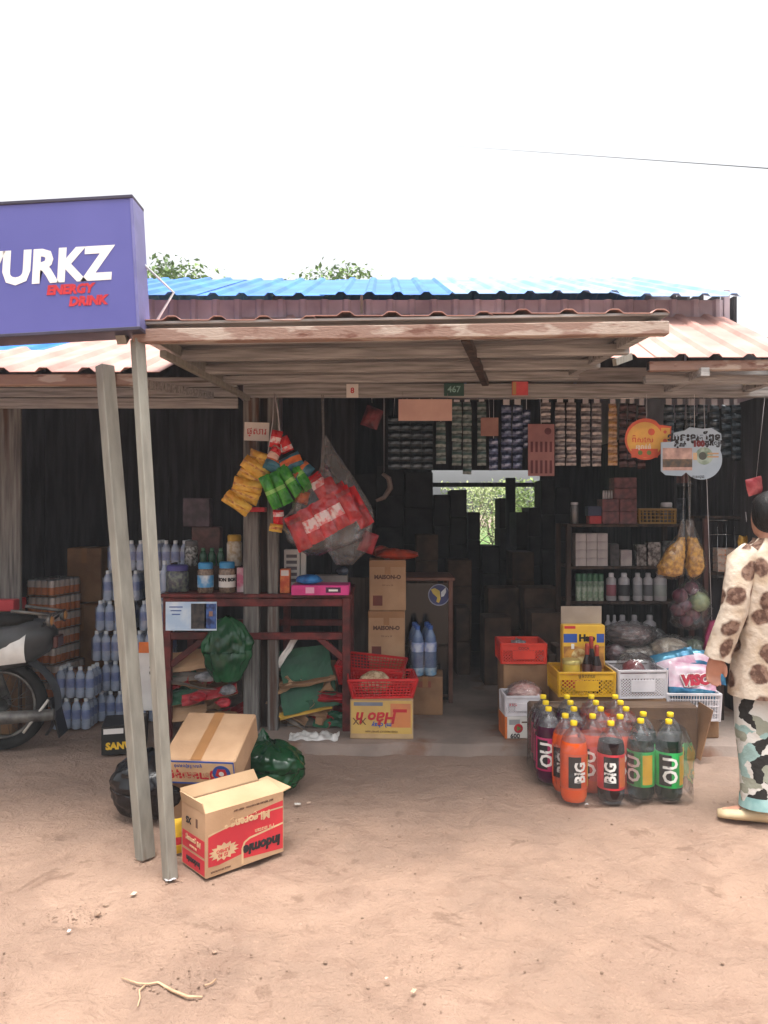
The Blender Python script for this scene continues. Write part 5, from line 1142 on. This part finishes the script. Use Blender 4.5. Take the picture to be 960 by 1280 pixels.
def shrink(parent, pts, seed):
    """shrink film hugging a set of bottles"""
    xs_ = [p[0] for p in pts]; ys_ = [p[1] for p in pts]; x0,x1,y0,y1 = min(xs_)-.071,max(xs_)+.071,min(ys_)-.071,max(ys_)+.071; o = parent.location
    cx, cy, hx, hy = (x0+x1)/2-o.x, (y0+y1)/2-o.y, (x1-x0)/2, (y1-y0)/2
    def fn(u,v):
        a = 2*math.pi*u; c,s = math.cos(a), math.sin(a); e = .35
        X = hx*math.copysign(abs(c)**e,c); Y = hy*math.copysign(abs(s)**e,s); z = .004+.346*v; k = 1 if v < .7 else 1-.2*((v-.7)/.3)**1.5
        q = Vector((X*9,Y*9,z*9+seed)); k += .035*noise.noise(q)+.03*noise.noise(q*2.6)-.03
        return (cx+X*k, cy+Y*k, z)
    MB().grid(fn, 56, 20).build('film', clear, parent)
packs = [('purple','shrink wrapped pack of purple soda bottles at the back left',[('purple',.915+.137*c-.014*r,4.415-.137*r,-6+8*c) for r in range(3) for c in range(2)]),
 ('coral','shrink wrapped pack of coral soda bottles in the middle back',[('coral',1.192+.137*c-.012*r,4.415-.137*r,10-10*c) for r in range(3) for c in range(2)]),
 ('front','front shrink wrapped pack of orange soda bottles with one dark cola bottle',[('orange',.955,3.865,30),('orange',.945,4.004,-10),('coral',1.085,3.995,-14),('dark',1.14,3.86,0),('coral',1.225,3.985,0)]),
 ('green','shrink wrapped pack of four dark soda bottles with green labels at right',[('green',1.362,4.035,10),('green',1.50,4.025,-10),('green',1.305,3.905,-30),('green',1.443,3.892,10)])]
for key,lab,bs in packs:
    cx = sum(b[1] for b in bs)/len(bs); cy = sum(b[2] for b in bs)/len(bs)
    t = thing('soda_pack', lab, 'soda bottles', (cx,cy,.0), 0, 'large soda bottle packs in front of the shop')
    for kd,x,y,tn in bs: soda(t, kd, x, y, tn - math.degrees(math.atan2(-x, y))*0 + math.degrees(math.atan2(x,y))*-1)
    shrink(t, [(b[1],b[2]) for b in bs], hash(key) % 50 if False else len(lab))

# ================================================================ DIM BACK SHELVES filling the right end
D3 = 5.98; b0, b1 = gx(842,D3), gx(962,D3)
b1 = min(b1, 2.44)
t = thing('back_shelf','dim wall shelf crowded with packets above the hanging yellow bags','shelf',((b0+b1)/2,D3+.12,FLOOR)); w = b1-b0
lv = [gz(y,D3)-FLOOR for y in (604,650,700,748)]
for s_ in (-1,1): MB().box((s_*(w/2-.012),0,(lv[0]+.2)/2),(.024,.24,lv[0]+.2),0,.002).build('side_panel', wood_dark, t)
for z in lv: MB().box((0,0,z-.01),(w-.05,.24,.02),0,.002).build('shelf_board', wood_dark, t)
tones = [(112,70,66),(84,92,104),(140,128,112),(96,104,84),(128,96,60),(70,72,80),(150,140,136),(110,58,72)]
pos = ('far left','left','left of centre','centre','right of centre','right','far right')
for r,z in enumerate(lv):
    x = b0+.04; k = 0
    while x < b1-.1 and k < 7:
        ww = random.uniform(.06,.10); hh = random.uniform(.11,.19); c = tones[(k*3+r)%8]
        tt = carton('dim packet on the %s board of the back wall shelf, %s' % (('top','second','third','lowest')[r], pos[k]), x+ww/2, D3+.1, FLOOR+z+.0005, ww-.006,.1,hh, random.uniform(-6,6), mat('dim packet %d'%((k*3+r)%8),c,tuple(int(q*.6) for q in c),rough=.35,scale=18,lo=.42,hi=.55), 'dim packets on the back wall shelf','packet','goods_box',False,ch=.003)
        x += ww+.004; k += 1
# more goods along the low right end
for k,(px,d,z,w,dp,h,cm,lab) in enumerate(((868,5.16,bz,.2,.2,.19,mat('green goods',(110,124,90),(70,84,60),rough=.4,scale=20,crinkle=.6),'clear bag of greenish goods at the right end of the bench'),(770,5.2,bz,.16,.14,.15,mat('wine goods',(120,74,78),(80,50,56),rough=.4,scale=20,crinkle=.6),'clear bag of wine coloured goods at the left end of the bench'),(815,5.36,bz,.22,.16,.22,mat('silver goods',(150,148,150),(90,88,92),rough=.3,scale=20,crinkle=.7),'clear bag of silvery packets at the back of the bench'))):
    clearbag(lab, px, d, z, w, dp, h, 60+k, cm)
for k,px in enumerate((690,700)):
    t = carton('dim narrow carton in the doorway left of the yellow crate, %s one' % ('left','right')[k], gx(px,5.3),5.4,FLOOR,.05,.2,.42+.05*k,0,dim,tp=False)

# ================================================================ PERSON at the right edge
PX, PY, PR = 1.845, 3.66, 16
pt = thing('person', 'person in cream blouse with brown blotches and camouflage trousers, walking at right edge', 'person', (PX,PY,0), PR)
def V(*a): return Vector(a)
b = MB()
def el(z, rx, ry, y=0, x=0): return (V(x,y,z), V(rx,0,0), V(0,ry,0))
b.loft([el(.70,.10,.09),el(.76,.155,.11),el(.86,.16,.115),el(.98,.13,.10),el(1.10,.145,.105),el(1.20,.16,.10),el(1.27,.12,.075),el(1.30,.06,.055),el(1.36,.05,.052,.008)],16)
b.loft([el(1.325,.03,.03,.035),el(1.345,.052,.06,.028),el(1.375,.064,.078,.02),el(1.41,.07,.088,.014),el(1.445,.073,.093,.008),el(1.48,.07,.09,.004),el(1.51,.055,.072,.0),el(1.53,.025,.03,0)],16)
b.loft([(V(0,.092,1.44),V(.008,0,0),V(0,.006,.004)),(V(0,.108,1.41),V(.012,0,0),V(0,.012,.004)),(V(0,.094,1.392),V(.014,0,0),V(0,.008,.002))],8)      # nose
b.loft([(V(0,.09,1.368),V(.022,0,0),V(0,.008,.003)),(V(0,.094,1.36),V(.02,0,0),V(0,.008,.004)),(V(0,.088,1.35),V(.016,0,0),V(0,.008,.003))],8)      # lips
for s in (-1,1):
    b.loft([(V(s*.072,-.004,1.45),V(.006,0,0),V(0,.014,0)),(V(s*.078,-.008,1.42),V(.007,0,0),V(0,.017,0)),(V(s*.072,.0,1.39),V(.005,0,0),V(0,.009,0))],8)   # ears
    hipx = s*.085; turn = R(56) if s < 0 else R(-6); step = -.02 if s < 0 else .06
    b.tube([V(hipx,0,.80),V(hipx,.012,.60),V(hipx*1.05,.018+step*.4,.43),V(hipx*1.1,-.005+step*.7,.27),V(hipx*1.15,-.012+step,.09),V(hipx*1.15,-.012+step,.05)],[.088,.074,.054,.05,.036,.034],12)
    ax = V(hipx*1.15,-.02+step,0); fd = V(-math.sin(turn) if s < 0 else math.sin(-turn)*-1, math.cos(turn),0)
    b.tube([ax+fd*-.04+V(0,0,.035),ax+fd*.03+V(0,0,.038),ax+fd*.10+V(0,0,.030),ax+fd*.165+V(0,0,.022)],[.03,.034,.034,.024],10)
    # arm: shoulder, elbow, wrist, palm, five fingers
    sh, elb, wr = V(s*.165,0,1.235), V(s*.235,-.03,.985), V(s*.295,.02,.775)
    b.tube([V(s*.10,0,1.22),sh,sh.lerp(elb,.5),elb,elb.lerp(wr,.4),wr],[.05,.052,.044,.037,.035,.025],12)
    hd = V(s*.04,.18,-.98).normalized(); side = V(-s*.92,-.3,.1).normalized(); side = (side-hd*side.dot(hd)).normalized(); nrm = hd.cross(side)*s   # side: towards thumb
    b.loft([(wr-hd*.01,side*.026,nrm*.019),(wr+hd*.03,side*.036,nrm*.017),(wr+hd*.065,side*.04,nrm*.015),(wr+hd*.088,side*.037,nrm*.012)],12)
    inn = nrm if nrm.y < 0 else -nrm
    for k,(o,l) in enumerate(((.027,.062),(.010,.070),(-.009,.065),(-.027,.052))):
        q0 = wr+hd*.078+side*o; q1 = q0+hd*l*.42+inn*.006; q2 = q1+(hd*.8+inn*.6).normalized()*l*.34; q3 = q2+(hd*.35+inn*.95).normalized()*l*.28
        b.tube([q0,q1,q2,q3],[.0095,.009,.0085,.0068],8)
    q0 = wr+hd*.022+side*.026; q1 = q0+(hd*.75+side*.6+inn*.2).normalized()*.034; q2 = q1+(hd*.95+side*.1+inn*.3).normalized()*.028; q3 = q2+(hd*.9-side*.15+inn*.4).normalized()*.02
    b.tube([q0,q1,q2,q3],[.013,.0115,.010,.0075],8)
body = b.build('body', skin, pt)
rm = body.modifiers.new('remesh','REMESH'); rm.mode = 'VOXEL'; rm.voxel_size = .0055; rm.use_smooth_shade = True
sm = body.modifiers.new('smooth','SMOOTH'); sm.factor = .5; sm.iterations = 3
for s in (-1,1):
    MB().lathe([(.0005,-.0105,0),(.006,-.009,0),(.0105,0,0),(.006,.009,0),(.0005,.0105,0)],10).build('eye', mat('eye white',(220,214,208),rough=.2), pt, (s*.029,.083,1.43))
    MB().lathe([(.0052,0,0),(.0052,.002,0)],10).build('pupil', black_m, pt, (s*.029,.0925,1.43), (-90,0,0))
hairm = mat('black hair',(20,18,18),(12,11,11),rough=.4,scale=40,stretch=(6,6,1),bump=.4,bscale=30)
hb = MB(); 
def hfn(u,v):
    a = 2*math.pi*u; ph = math.pi*(.02+.88*v); sx_, sy_, sz_ = .090,.110,.108
    x = sx_*math.sin(ph)*math.sin(a); y = -.006+sy_*math.sin(ph)*math.cos(a); z = 1.445+sz_*math.cos(ph)
    front = max(0,math.cos(a)); 
    if z < 1.485-.0*front and front > .4: 
        k = min(1,(front-.4)/.3); y = y*(1-k)+(.03)*k; x = math.copysign(max(abs(x),.076*(1-front)),x)
        z = z*(1-k)+max(z,1.40)*k
    n_ = 1+.03*noise.noise(V(x*30,y*30,z*12)); return (x*n_, y*n_, z)
hb.grid(hfn, 40, 22)
hb.loft([(V(0,-.10,1.43),V(.02,0,0),V(0,0,.02)),(V(0,-.12,1.43),V(.042,0,0),V(0,0,.042)),(V(0,-.15,1.425),V(.045,0,0),V(0,0,.046)),(V(0,-.17,1.42),V(.02,0,0),V(0,0,.02))],14)
hb.build('hair', hairm, pt)
# clothes ---------------------------------------------------------
def cloth_mat(name, fn):
    m = bpy.data.materials.new(name); m.use_nodes = True; n = m.node_tree.nodes; L = m.node_tree.links.new; bs = n['Principled BSDF']; bs.inputs['Roughness'].default_value = .85; bs.inputs['Specular IOR Level'].default_value = .2
    tc = n.new('ShaderNodeTexCoord'); fn(n, L, bs, tc)
    nb = n.new('ShaderNodeTexNoise'); nb.inputs['Scale'].default_value = 9; nb.inputs['Detail'].default_value = 4; L(tc.outputs['Object'], nb.inputs['Vector'])
    bp = n.new('ShaderNodeBump'); bp.inputs['Strength'].default_value = .5; bp.inputs['Distance'].default_value = .05; L(nb.outputs['Fac'], bp.inputs['Height']); L(bp.outputs[0], bs.inputs['Normal']); return m
def blot(n, L, bs, tc):
    nd = n.new('ShaderNodeTexNoise'); nd.inputs['Scale'].default_value = 14; nd.inputs['Detail'].default_value = 3; at_ = n.new('ShaderNodeAttribute'); at_.attribute_name = 'cloth'; L(at_.outputs['Vector'], nd.inputs['Vector'])
    mx = n.new('ShaderNodeMix'); mx.data_type = 'RGBA'; mx.blend_type = 'ADD'; mx.inputs['Factor'].default_value = .045; L(at_.outputs['Vector'], mx.inputs['A']); L(nd.outputs['Color'], mx.inputs['B'])
    vo = n.new('ShaderNodeTexVoronoi'); vo.voronoi_dimensions = '2D'; vo.inputs['Scale'].default_value = 7.6; vo.inputs['Randomness'].default_value = .62; L(mx.outputs['Result'], vo.inputs['Vector'])
    rp = n.new('ShaderNodeValToRGB'); e = rp.color_ramp.elements; e[0].position = .29; e[0].color = (1,1,1,1); e[1].position = .37; e[1].color = (0,0,0,1); L(vo.outputs['Distance'], rp.inputs[0])
    n2 = n.new('ShaderNodeTexNoise'); n2.inputs['Scale'].default_value = 42; L(tc.outputs['Object'], n2.inputs['Vector'])
    br = n.new('ShaderNodeValToRGB'); br.color_ramp.elements[0].position = .42; br.color_ramp.elements[1].position = .6; br.color_ramp.elements[0].color = col((84,60,50)); br.color_ramp.elements[1].color = col((124,98,84)); L(n2.outputs['Fac'], br.inputs[0])
    n3 = n.new('ShaderNodeTexNoise'); n3.inputs['Scale'].default_value = 9; L(tc.outputs['Object'], n3.inputs['Vector'])
    cr = n.new('ShaderNodeValToRGB'); cr.color_ramp.elements[0].position = .38; cr.color_ramp.elements[1].position = .55; cr.color_ramp.elements[0].color = col((172,152,130)); cr.color_ramp.elements[1].color = col((190,176,160)); L(n3.outputs['Fac'], cr.inputs[0])
    m2 = n.new('ShaderNodeMix'); m2.data_type = 'RGBA'; L(rp.outputs[0], m2.inputs['Factor']); L(cr.outputs[0], m2.inputs['A']); L(br.outputs[0], m2.inputs['B']); L(m2.outputs['Result'], bs.inputs['Base Color'])
def camo(n, L, bs, tc):
    nd = n.new('ShaderNodeTexNoise'); nd.inputs['Scale'].default_value = 9; nd.inputs['Detail'].default_value = 4; at_ = n.new('ShaderNodeAttribute'); at_.attribute_name = 'cloth'; L(at_.outputs['Vector'], nd.inputs['Vector'])
    mx = n.new('ShaderNodeMix'); mx.data_type = 'RGBA'; mx.blend_type = 'ADD'; mx.inputs['Factor'].default_value = .14; L(at_.outputs['Vector'], mx.inputs['A']); L(nd.outputs['Color'], mx.inputs['B'])
    vo = n.new('ShaderNodeTexVoronoi'); vo.voronoi_dimensions = '2D'; vo.inputs['Scale'].default_value = 20; L(mx.outputs['Result'], vo.inputs['Vector'])
    rp = n.new('ShaderNodeValToRGB'); rp.color_ramp.interpolation = 'CONSTANT'; e = rp.color_ramp.elements
    for i in range(3): e.new(.5)
    for q,(p,c) in zip(e,((0,(196,194,188)),(.24,(44,42,40)),(.42,(140,142,128)),(.68,(196,192,186)),(.86,(140,166,162)))): q.position = p; q.color = col(c)
    sp = n.new('ShaderNodeSeparateColor'); L(vo.outputs['Color'], sp.inputs[0]); L(sp.outputs[0], rp.inputs[0]); L(rp.outputs[0], bs.inputs['Base Color'])
def cloth_uv(o, centre, rad, off=0):
    """unrolled cloth coordinates (around, up) kept on the mesh"""
    at_ = o.data.attributes.new('cloth','FLOAT_VECTOR','POINT')
    for i,v in enumerate(o.data.vertices):
        c = centre(v.co.z); at_.data[i].vector = (math.atan2(v.co.x-c[0], -(v.co.y-c[1]))*rad+off, v.co.z, 0)
    return o
blm = cloth_mat('cream cloth with brown blotches', blot); pam = cloth_mat('pale camouflage cloth', camo)
def folds(mb, amp, fz=3, ff=5, seed=0):
    out = []
    for x,y,z in mb.v:
        a = math.atan2(y,x); k = amp*(noise.noise(V(math.cos(a)*ff*.5,math.sin(a)*ff*.5,z*fz+seed))+.6*noise.noise(V(math.cos(a)*ff,math.sin(a)*ff,z*fz*2.2+seed)))
        r = math.hypot(x,y) or 1; out.append((x+x/r*k, y+y/r*k, z+.25*k))
    mb.v = out; return mb
bl_ = MB().loft([el(1.325,.064,.066,.006),el(1.305,.082,.078),el(1.28,.135,.09),el(1.24,.172,.108),el(1.17,.178,.122),el(1.05,.178,.13),el(.93,.178,.134),el(.82,.184,.14),el(.70,.196,.15),el(.62,.204,.156),el(.585,.206,.158)],40,0,False)
blo = folds(bl_,.02,4,6).build('blouse', blm, pt); cloth_uv(blo, lambda z:(0,0), .18, .3)
for s in (-1,1):
    sl = MB().tube([V(s*.12,0,1.245),V(s*.172,-.004,1.215),V(s*.205,-.018,1.11),V(s*.24,-.03,.99),V(s*.262,-.012,.90),V(s*.285,.005,.82),V(s*.298,.012,.765)],[.064,.068,.064,.06,.059,.059,.061],24,0,False)
    c0 = [V(s*.21,-.02,0)]
    sl.v = [(x+.007*noise.noise(V(x*16,y*16,z*14)),y+.007*noise.noise(V(x*16+9,y*16,z*14)),z+.006*noise.noise(V(x*20,y*20,z*9+4))) for x,y,z in sl.v]
    cloth_uv(sl.build('sleeve', blm, pt), lambda z: (s*(.17+(1.22-z)*.28),-.01), .065, 2.1*s+.05)
    stp = -.02 if s < 0 else .06; hx_ = s*.085
    pl = MB().tube([V(hx_*.75,0,.88),V(hx_*.95,0,.72),V(hx_,.01,.58),V(hx_*1.05,.014+stp*.4,.43),V(hx_*1.1,-.005+stp*.7,.26),V(hx_*1.15,-.012+stp,.10)],[.085,.095,.094,.088,.083,.082],26,0,False)
    pl.v = [(x+.012*noise.noise(V(x*14,y*14,z*9+s)),y+.012*noise.noise(V(x*14+5,y*14,z*9)),z) for x,y,z in pl.v]
    leg = cloth_uv(pl.build('trouser_leg', pam, pt), lambda z: (hx_,0), .09, 4*s)
    MB().tube([V(hx_*1.13,-.010+stp,.125),V(hx_*1.15,-.012+stp,.07)],[.0855,.089],26,0,False).build('hem', mat('teal hem',(150,184,182),(120,160,160),rough=.85,scale=14), leg)
    turn = 56 if s < 0 else -6; ax = V(hx_*1.15,-.02+stp,0)
    shoe = MB(); F = [(-.062,.026,.05,.03),(-.045,.036,.062,.034),(0,.042,.066,.036),(.05,.046,.062,.034),(.10,.05,.05,.028),(.15,.045,.04,.022),(.185,.026,.03,.016)]
    shoe.loft([(V(0,y_,h_/2+.004),V(w_,0,0),V(0,0,h_/2+.003)) for y_,w_,h_,_ in F],16)
    sh_ = shoe.build('shoe', mat('cream rubber clog',(206,186,150),(188,166,130),rough=.5,scale=8), pt, ax, (0,0,turn))
    for (hx2,hy2) in ((-.02,.09),(.015,.10),(-.008,.13),(.022,.075),(-.03,.06),(.0,.062)): MB().lathe([(.006,0,0),(.006,.003,0)],8).build('hole', black_m, sh_, (hx2,hy2,.064-max(0,hy2-.05)*.22))

# ================================================================ MOTORCYCLE at the left edge (only its tail is in view)
mt = thing('motorcycle', 'dark grey motorcycle with white side panel parked at the left edge', 'motorcycle', (-2.93,4.62,0), 186)
WR = .275
dull = mat('dull bike metal',(124,122,118),(84,82,80),rough=.45,metal=.5,scale=12)
def wheel(x):
    w = link('wheel', MB().lathe([(.05,-.03,0),(.05,.03,0),(.012,.031,0)],14).mesh('hub', dull), mt, (x,0,WR), (90,0,0))
    def ring(R0, r0, nm, m):
        MB().grid(lambda u,v: ((R0+r0*math.cos(2*math.pi*v))*math.cos(2*math.pi*u),(R0+r0*math.cos(2*math.pi*v))*math.sin(2*math.pi*u),1.05*r0*math.sin(2*math.pi*v)), 40, 10).build(nm, m, w)
    ring(WR-.036,.036,'tyre',rubber); ring(WR-.075,.012,'rim',dull)
    sp = MB()
    for k in range(24): a = 2*math.pi*k/24; a2 = a+.5*(-1)**k; sp.tube([(.045*math.cos(a2),.045*math.sin(a2),.02*(-1)**k),((WR-.08)*math.cos(a),(WR-.08)*math.sin(a),0)],.0016,4)
    sp.build('spokes', dull, w)
wheel(-.6); wheel(.6)
# local +X is the front (world left); rear wheel at x=-.6
fen = MB()
def fender(x, a0, a1, w, R0, nm, m):
    MB().grid(lambda u,v: (x+R0*math.cos(R(a0+(a1-a0)*u))*(1-.0*v), (v-.5)*w, WR+(R0-.03*(2*v-1)**2)*math.sin(R(a0+(a1-a0)*u))), 24, 8).build(nm, m, mt)
fender(-.6,40,215,.13,.335,'rear_fender',grey_pl); fender(.6,10,150,.12,.325,'front_fender',grey_pl)
MB().box((-.935,0,.20),(.012,.16,.24),0,.004,(0,14,0)).build('mud_flap', black_m, mt)
def shell(rings, nm, m): MB().loft([(V(x,0,z),V(0,w,0),V(0,0,h)) for x,z,w,h in rings],18).build(nm, m, mt)
shell([(-.93,.70,.02,.03),(-.88,.69,.09,.10),(-.75,.66,.125,.15),(-.55,.63,.135,.16),(-.3,.58,.12,.15),(-.1,.52,.10,.12)],'tail_body',grey_pl)
shell([(-.80,.80,.05,.02),(-.72,.80,.11,.045),(-.4,.78,.12,.05),(-.1,.75,.11,.05),(.08,.72,.07,.03)],'seat',rubber)
for s in (-1,1): MB().grid(lambda u,v: (-.78+.42*u, s*(.137-.03*(2*v-1)**2-.02*u), .55+.17*v-.05*u), 10, 8).build('side_panel', mat('white panel',(226,226,222),rough=.3), mt)
shell([(.1,.45,.10,.16),(.3,.40,.11,.2),(.42,.55,.16,.26),(.48,.75,.15,.2),(.5,.95,.08,.1)],'leg_shield',grey_pl)
MB().tube([(-.6,.09,.28),(-.5,.10,.58)],[.028,.022],10).build('shock_absorber', dull, mt); MB().tube([(-.6,-.09,.28),(-.5,-.10,.58)],[.028,.022],10).build('shock_absorber', dull, mt)
MB().tube([(-.95,.13,.24),(-.5,.13,.22),(-.1,.12,.2),(.05,.06,.25)],[.035,.042,.025,.015],12).build('exhaust', dull, mt)
MB().tube([(-.92,.14,.33),(-.78,.15,.14)],.008,8).build('stand_rod', mat('pale metal',(190,186,178),rough=.4), mt)
MB().tube([(-.6,.07,.275),(-.1,.08,.3)],.02,8).build('swing_arm', grey_pl, mt); MB().box((-.05,0,.32),(.32,.18,.2),0,.04).build('engine', mat('engine grey',(110,110,110),rough=.5,metal=.5), mt)
for s in (-1,1):
    e = MB().lathe([(.0,0,0),(.03,.012,0),(.04,.03,0),(.04,.036,0)],14).build('indicator', dull, mt, (-.90,s*.13,.80), (0,-90,0)); MB().lathe([(.03,.037,0),(.02,.046,0)],14).build('lens', mat('amber lens',(206,150,90),rough=.2), e)
    MB().tube([(-.86,s*.06,.76),(-.90,s*.13,.80)],.008,6).build('indicator_stalk', black_m, mt)
    MB().tube([(.6,s*.06,WR),(.46,s*.06,.8)],.02,8).build('fork', grey_pl, mt)
    MB().tube([(.46,s*.05,.98),(.40,s*.30,1.03)],.013,8).build('handlebar', dull, mt); MB().tube([(.40,s*.30,1.03),(.37,s*.40,1.03)],.018,8).build('grip', rubber, mt)
    MB().tube([(.42,s*.26,1.03),(.36,s*.32,1.24)],.006,6).build('mirror_stem', black_m, mt); MB().lathe([(.0,0,0),(.05,.005,0),(.05,.016,0)],16).build('mirror', black_m, mt, (.36,s*.32,1.26), (0,-80,0))
MB().box((-.935,0,.66),(.03,.12,.07),0,.012).build('tail_lamp', plain((80,40,40),.3), mt)
MB().tube([(-.70,.12,.86),(-.93,.10,.83),(-.93,-.10,.83),(-.70,-.12,.86)],.01,8).build('grab_rail', dull, mt)
# goods half hidden behind the motorcycle
d = 5.0; carton('dull carton standing behind the motorcycle at the left edge', gx(-5,d),d+.1,0,.2,.2,.80,0,card2,tp=False)
t = carton('small red box on the dull carton behind the motorcycle', gx(-2,d),d+.1,.801,.19,.18,.075,0,plain((190,60,66)),tp=False,cat='box',name='goods_box')

# ================================================================ GROUND LITTER
def gp(px, py, z=0): d = 960*(EYE-z)/(py-640); return V(gx(px,d), d, z)
pebm = mat('small stones',(150,124,106),(112,90,76),rough=.9,scale=14,bump=.3); rg = random.Random(5); pb = MB()
def stone(mb, p, r):
    n = 7; z0 = rg.uniform(.35,.7)
    rings = [(p+V(0,0,-.3*r),V(r*.8,0,0),V(0,r*.7,0)),(p+V(0,0,.15*r),V(r,0,0),V(0,r*rg.uniform(.6,1),0)),(p+V(0,0,r*z0),V(r*.5,0,0),V(0,r*.45,0))]
    o = len(mb.v); mb.loft(rings,n,0,True,False)
    for i in range(o,len(mb.v)): mb.v[i] = tuple(Vector(mb.v[i])+V(rg.uniform(-1,1),rg.uniform(-1,1),rg.uniform(-.5,.5))*r*.18)
for cx,cy,sx_,sy_,n in ((100,1145,40,14,60),(245,1205,45,25,60),(210,1235,55,12,40),(520,1215,60,25,40),(440,1050,120,30,50),(700,1060,130,60,50),(480,1150,420,110,150),(800,1200,120,50,40),(215,1100,14,6,25),(182,1074,14,5,20)):
    for k in range(n): p = gp(max(5,min(955,rg.gauss(cx,sx_*.6))), max(960,min(1275,rg.gauss(cy,sy_*.6))), -.006); stone(pb, p, abs(rg.gauss(.0,.0022))+.0012)
o = pb.build('gravel', pebm); o['kind'] = 'stuff'; o['label'] = 'scattered small stones and grit on the orange earth'
for px,py,r,l in ((122,1141,.016,'pale flat stone in the chipped patch at lower left'),(133,1131,.012,'small brown stone beside the pale flat stone'),(268,1190,.009,'grey stone near the end of the twig'),(575,1205,.008,'small stone on the earth in the lower middle')):
    mb = MB(); stone(mb, V(0,0,0), r); tag(mb.build('stone', mat('pale stone',(164,138,118),(132,108,92),rough=.9,scale=10,bump=.3), None, gp(px,py,-.006)), l, 'stone')
def strip(label, pts, r, m, name='twig', cat='twig'):
    mb = MB(); P = [gp(x,y,-.002) for x,y in pts]; o = P[0].copy(); mb.tube([p-o for p in P], r, 6); tag(mb.build(name, m, None, o), label, cat)
tw = mat('pale peeled stick',(190,160,128),(164,132,104),rough=.7,scale=10)
strip('pale peeled forked stick lying on the earth at lower left', [(152,1222),(172,1229),(185,1230),(198,1228),(215,1238),(235,1246),(253,1246)],[.002,.003,.003,.004,.005,.005,.003], tw)
strip('thin curled root beside the forked stick', [(182,1231),(174,1238),(175,1248),(172,1258)],[.003,.003,.0025,.002], tw)
strip('short pale stick right of the forked stick', [(256,1232),(264,1229),(270,1224)],.003, tw)
for px,py,l,c,w in ((167,1118,'white paper scrap above the chipped patch',(206,188,172),.025),(517,1240,'small pale scrap at the bottom middle of the earth',(206,176,146),.018),(483,1224,'tiny white scrap left of the pale scrap',(210,190,170),.012),(372,1006,'white scrap right of the noodle carton',(214,206,198),.03),(386,1004,'small scrap beside the white scrap near the green bag',(196,170,150),.02),(715,1003,'crumb of white plastic in front of the orange soda bottle',(222,218,214),.02),(733,1006,'crumb of white plastic in front of the cola bottle',(222,218,214),.02),(86,1165,'tiny white scrap at the lower left of the chipped patch',(224,214,204),.015),(213,1100,'crumpled wrapper at the foot of the thin post',(190,180,180),.04)):
    sd = px*.1; p = gp(px,py); tag(MB().grid(lambda u,v: ((u-.5)*w,(v-.5)*w*.7,.003+.008*abs(noise.noise(V(u*3+sd,v*3,0)))), 6, 5, 0, False).build('paper_scrap', plain(c,.8), None, p, (0,0,px%90)), l, 'scrap')
for px,py,l in ((752,1206,'dark wet stain on the earth at lower right, left one'),(795,1223,'dark wet stain on the earth at lower right, right one'),(730,1246,'dark wet stain low on the earth at right')): pass

# ================================================================ veil haze
hz = MB().box((0,23,2.6),(60,56,7.4)); ho = hz.build('haze', []); ho['kind'] = 'stuff'; ho['label'] = 'thin veil haze added in front of and inside the shop to lift its blacks'
hm = bpy.data.materials.new('veil haze'); hm.use_nodes = True; n = hm.node_tree.nodes; n.remove(n['Principled BSDF'])
pv = n.new('ShaderNodeVolumePrincipled'); pv.inputs['Color'].default_value = (.9,.92,.95,1); pv.inputs['Density'].default_value = .0032  # uniform volume added in place of lens veil, lifts the dark tones
hm.node_tree.links.new(pv.outputs[0], n['Material Output'].inputs['Volume']); ho.data.materials.clear(); ho.data.materials.append(hm)
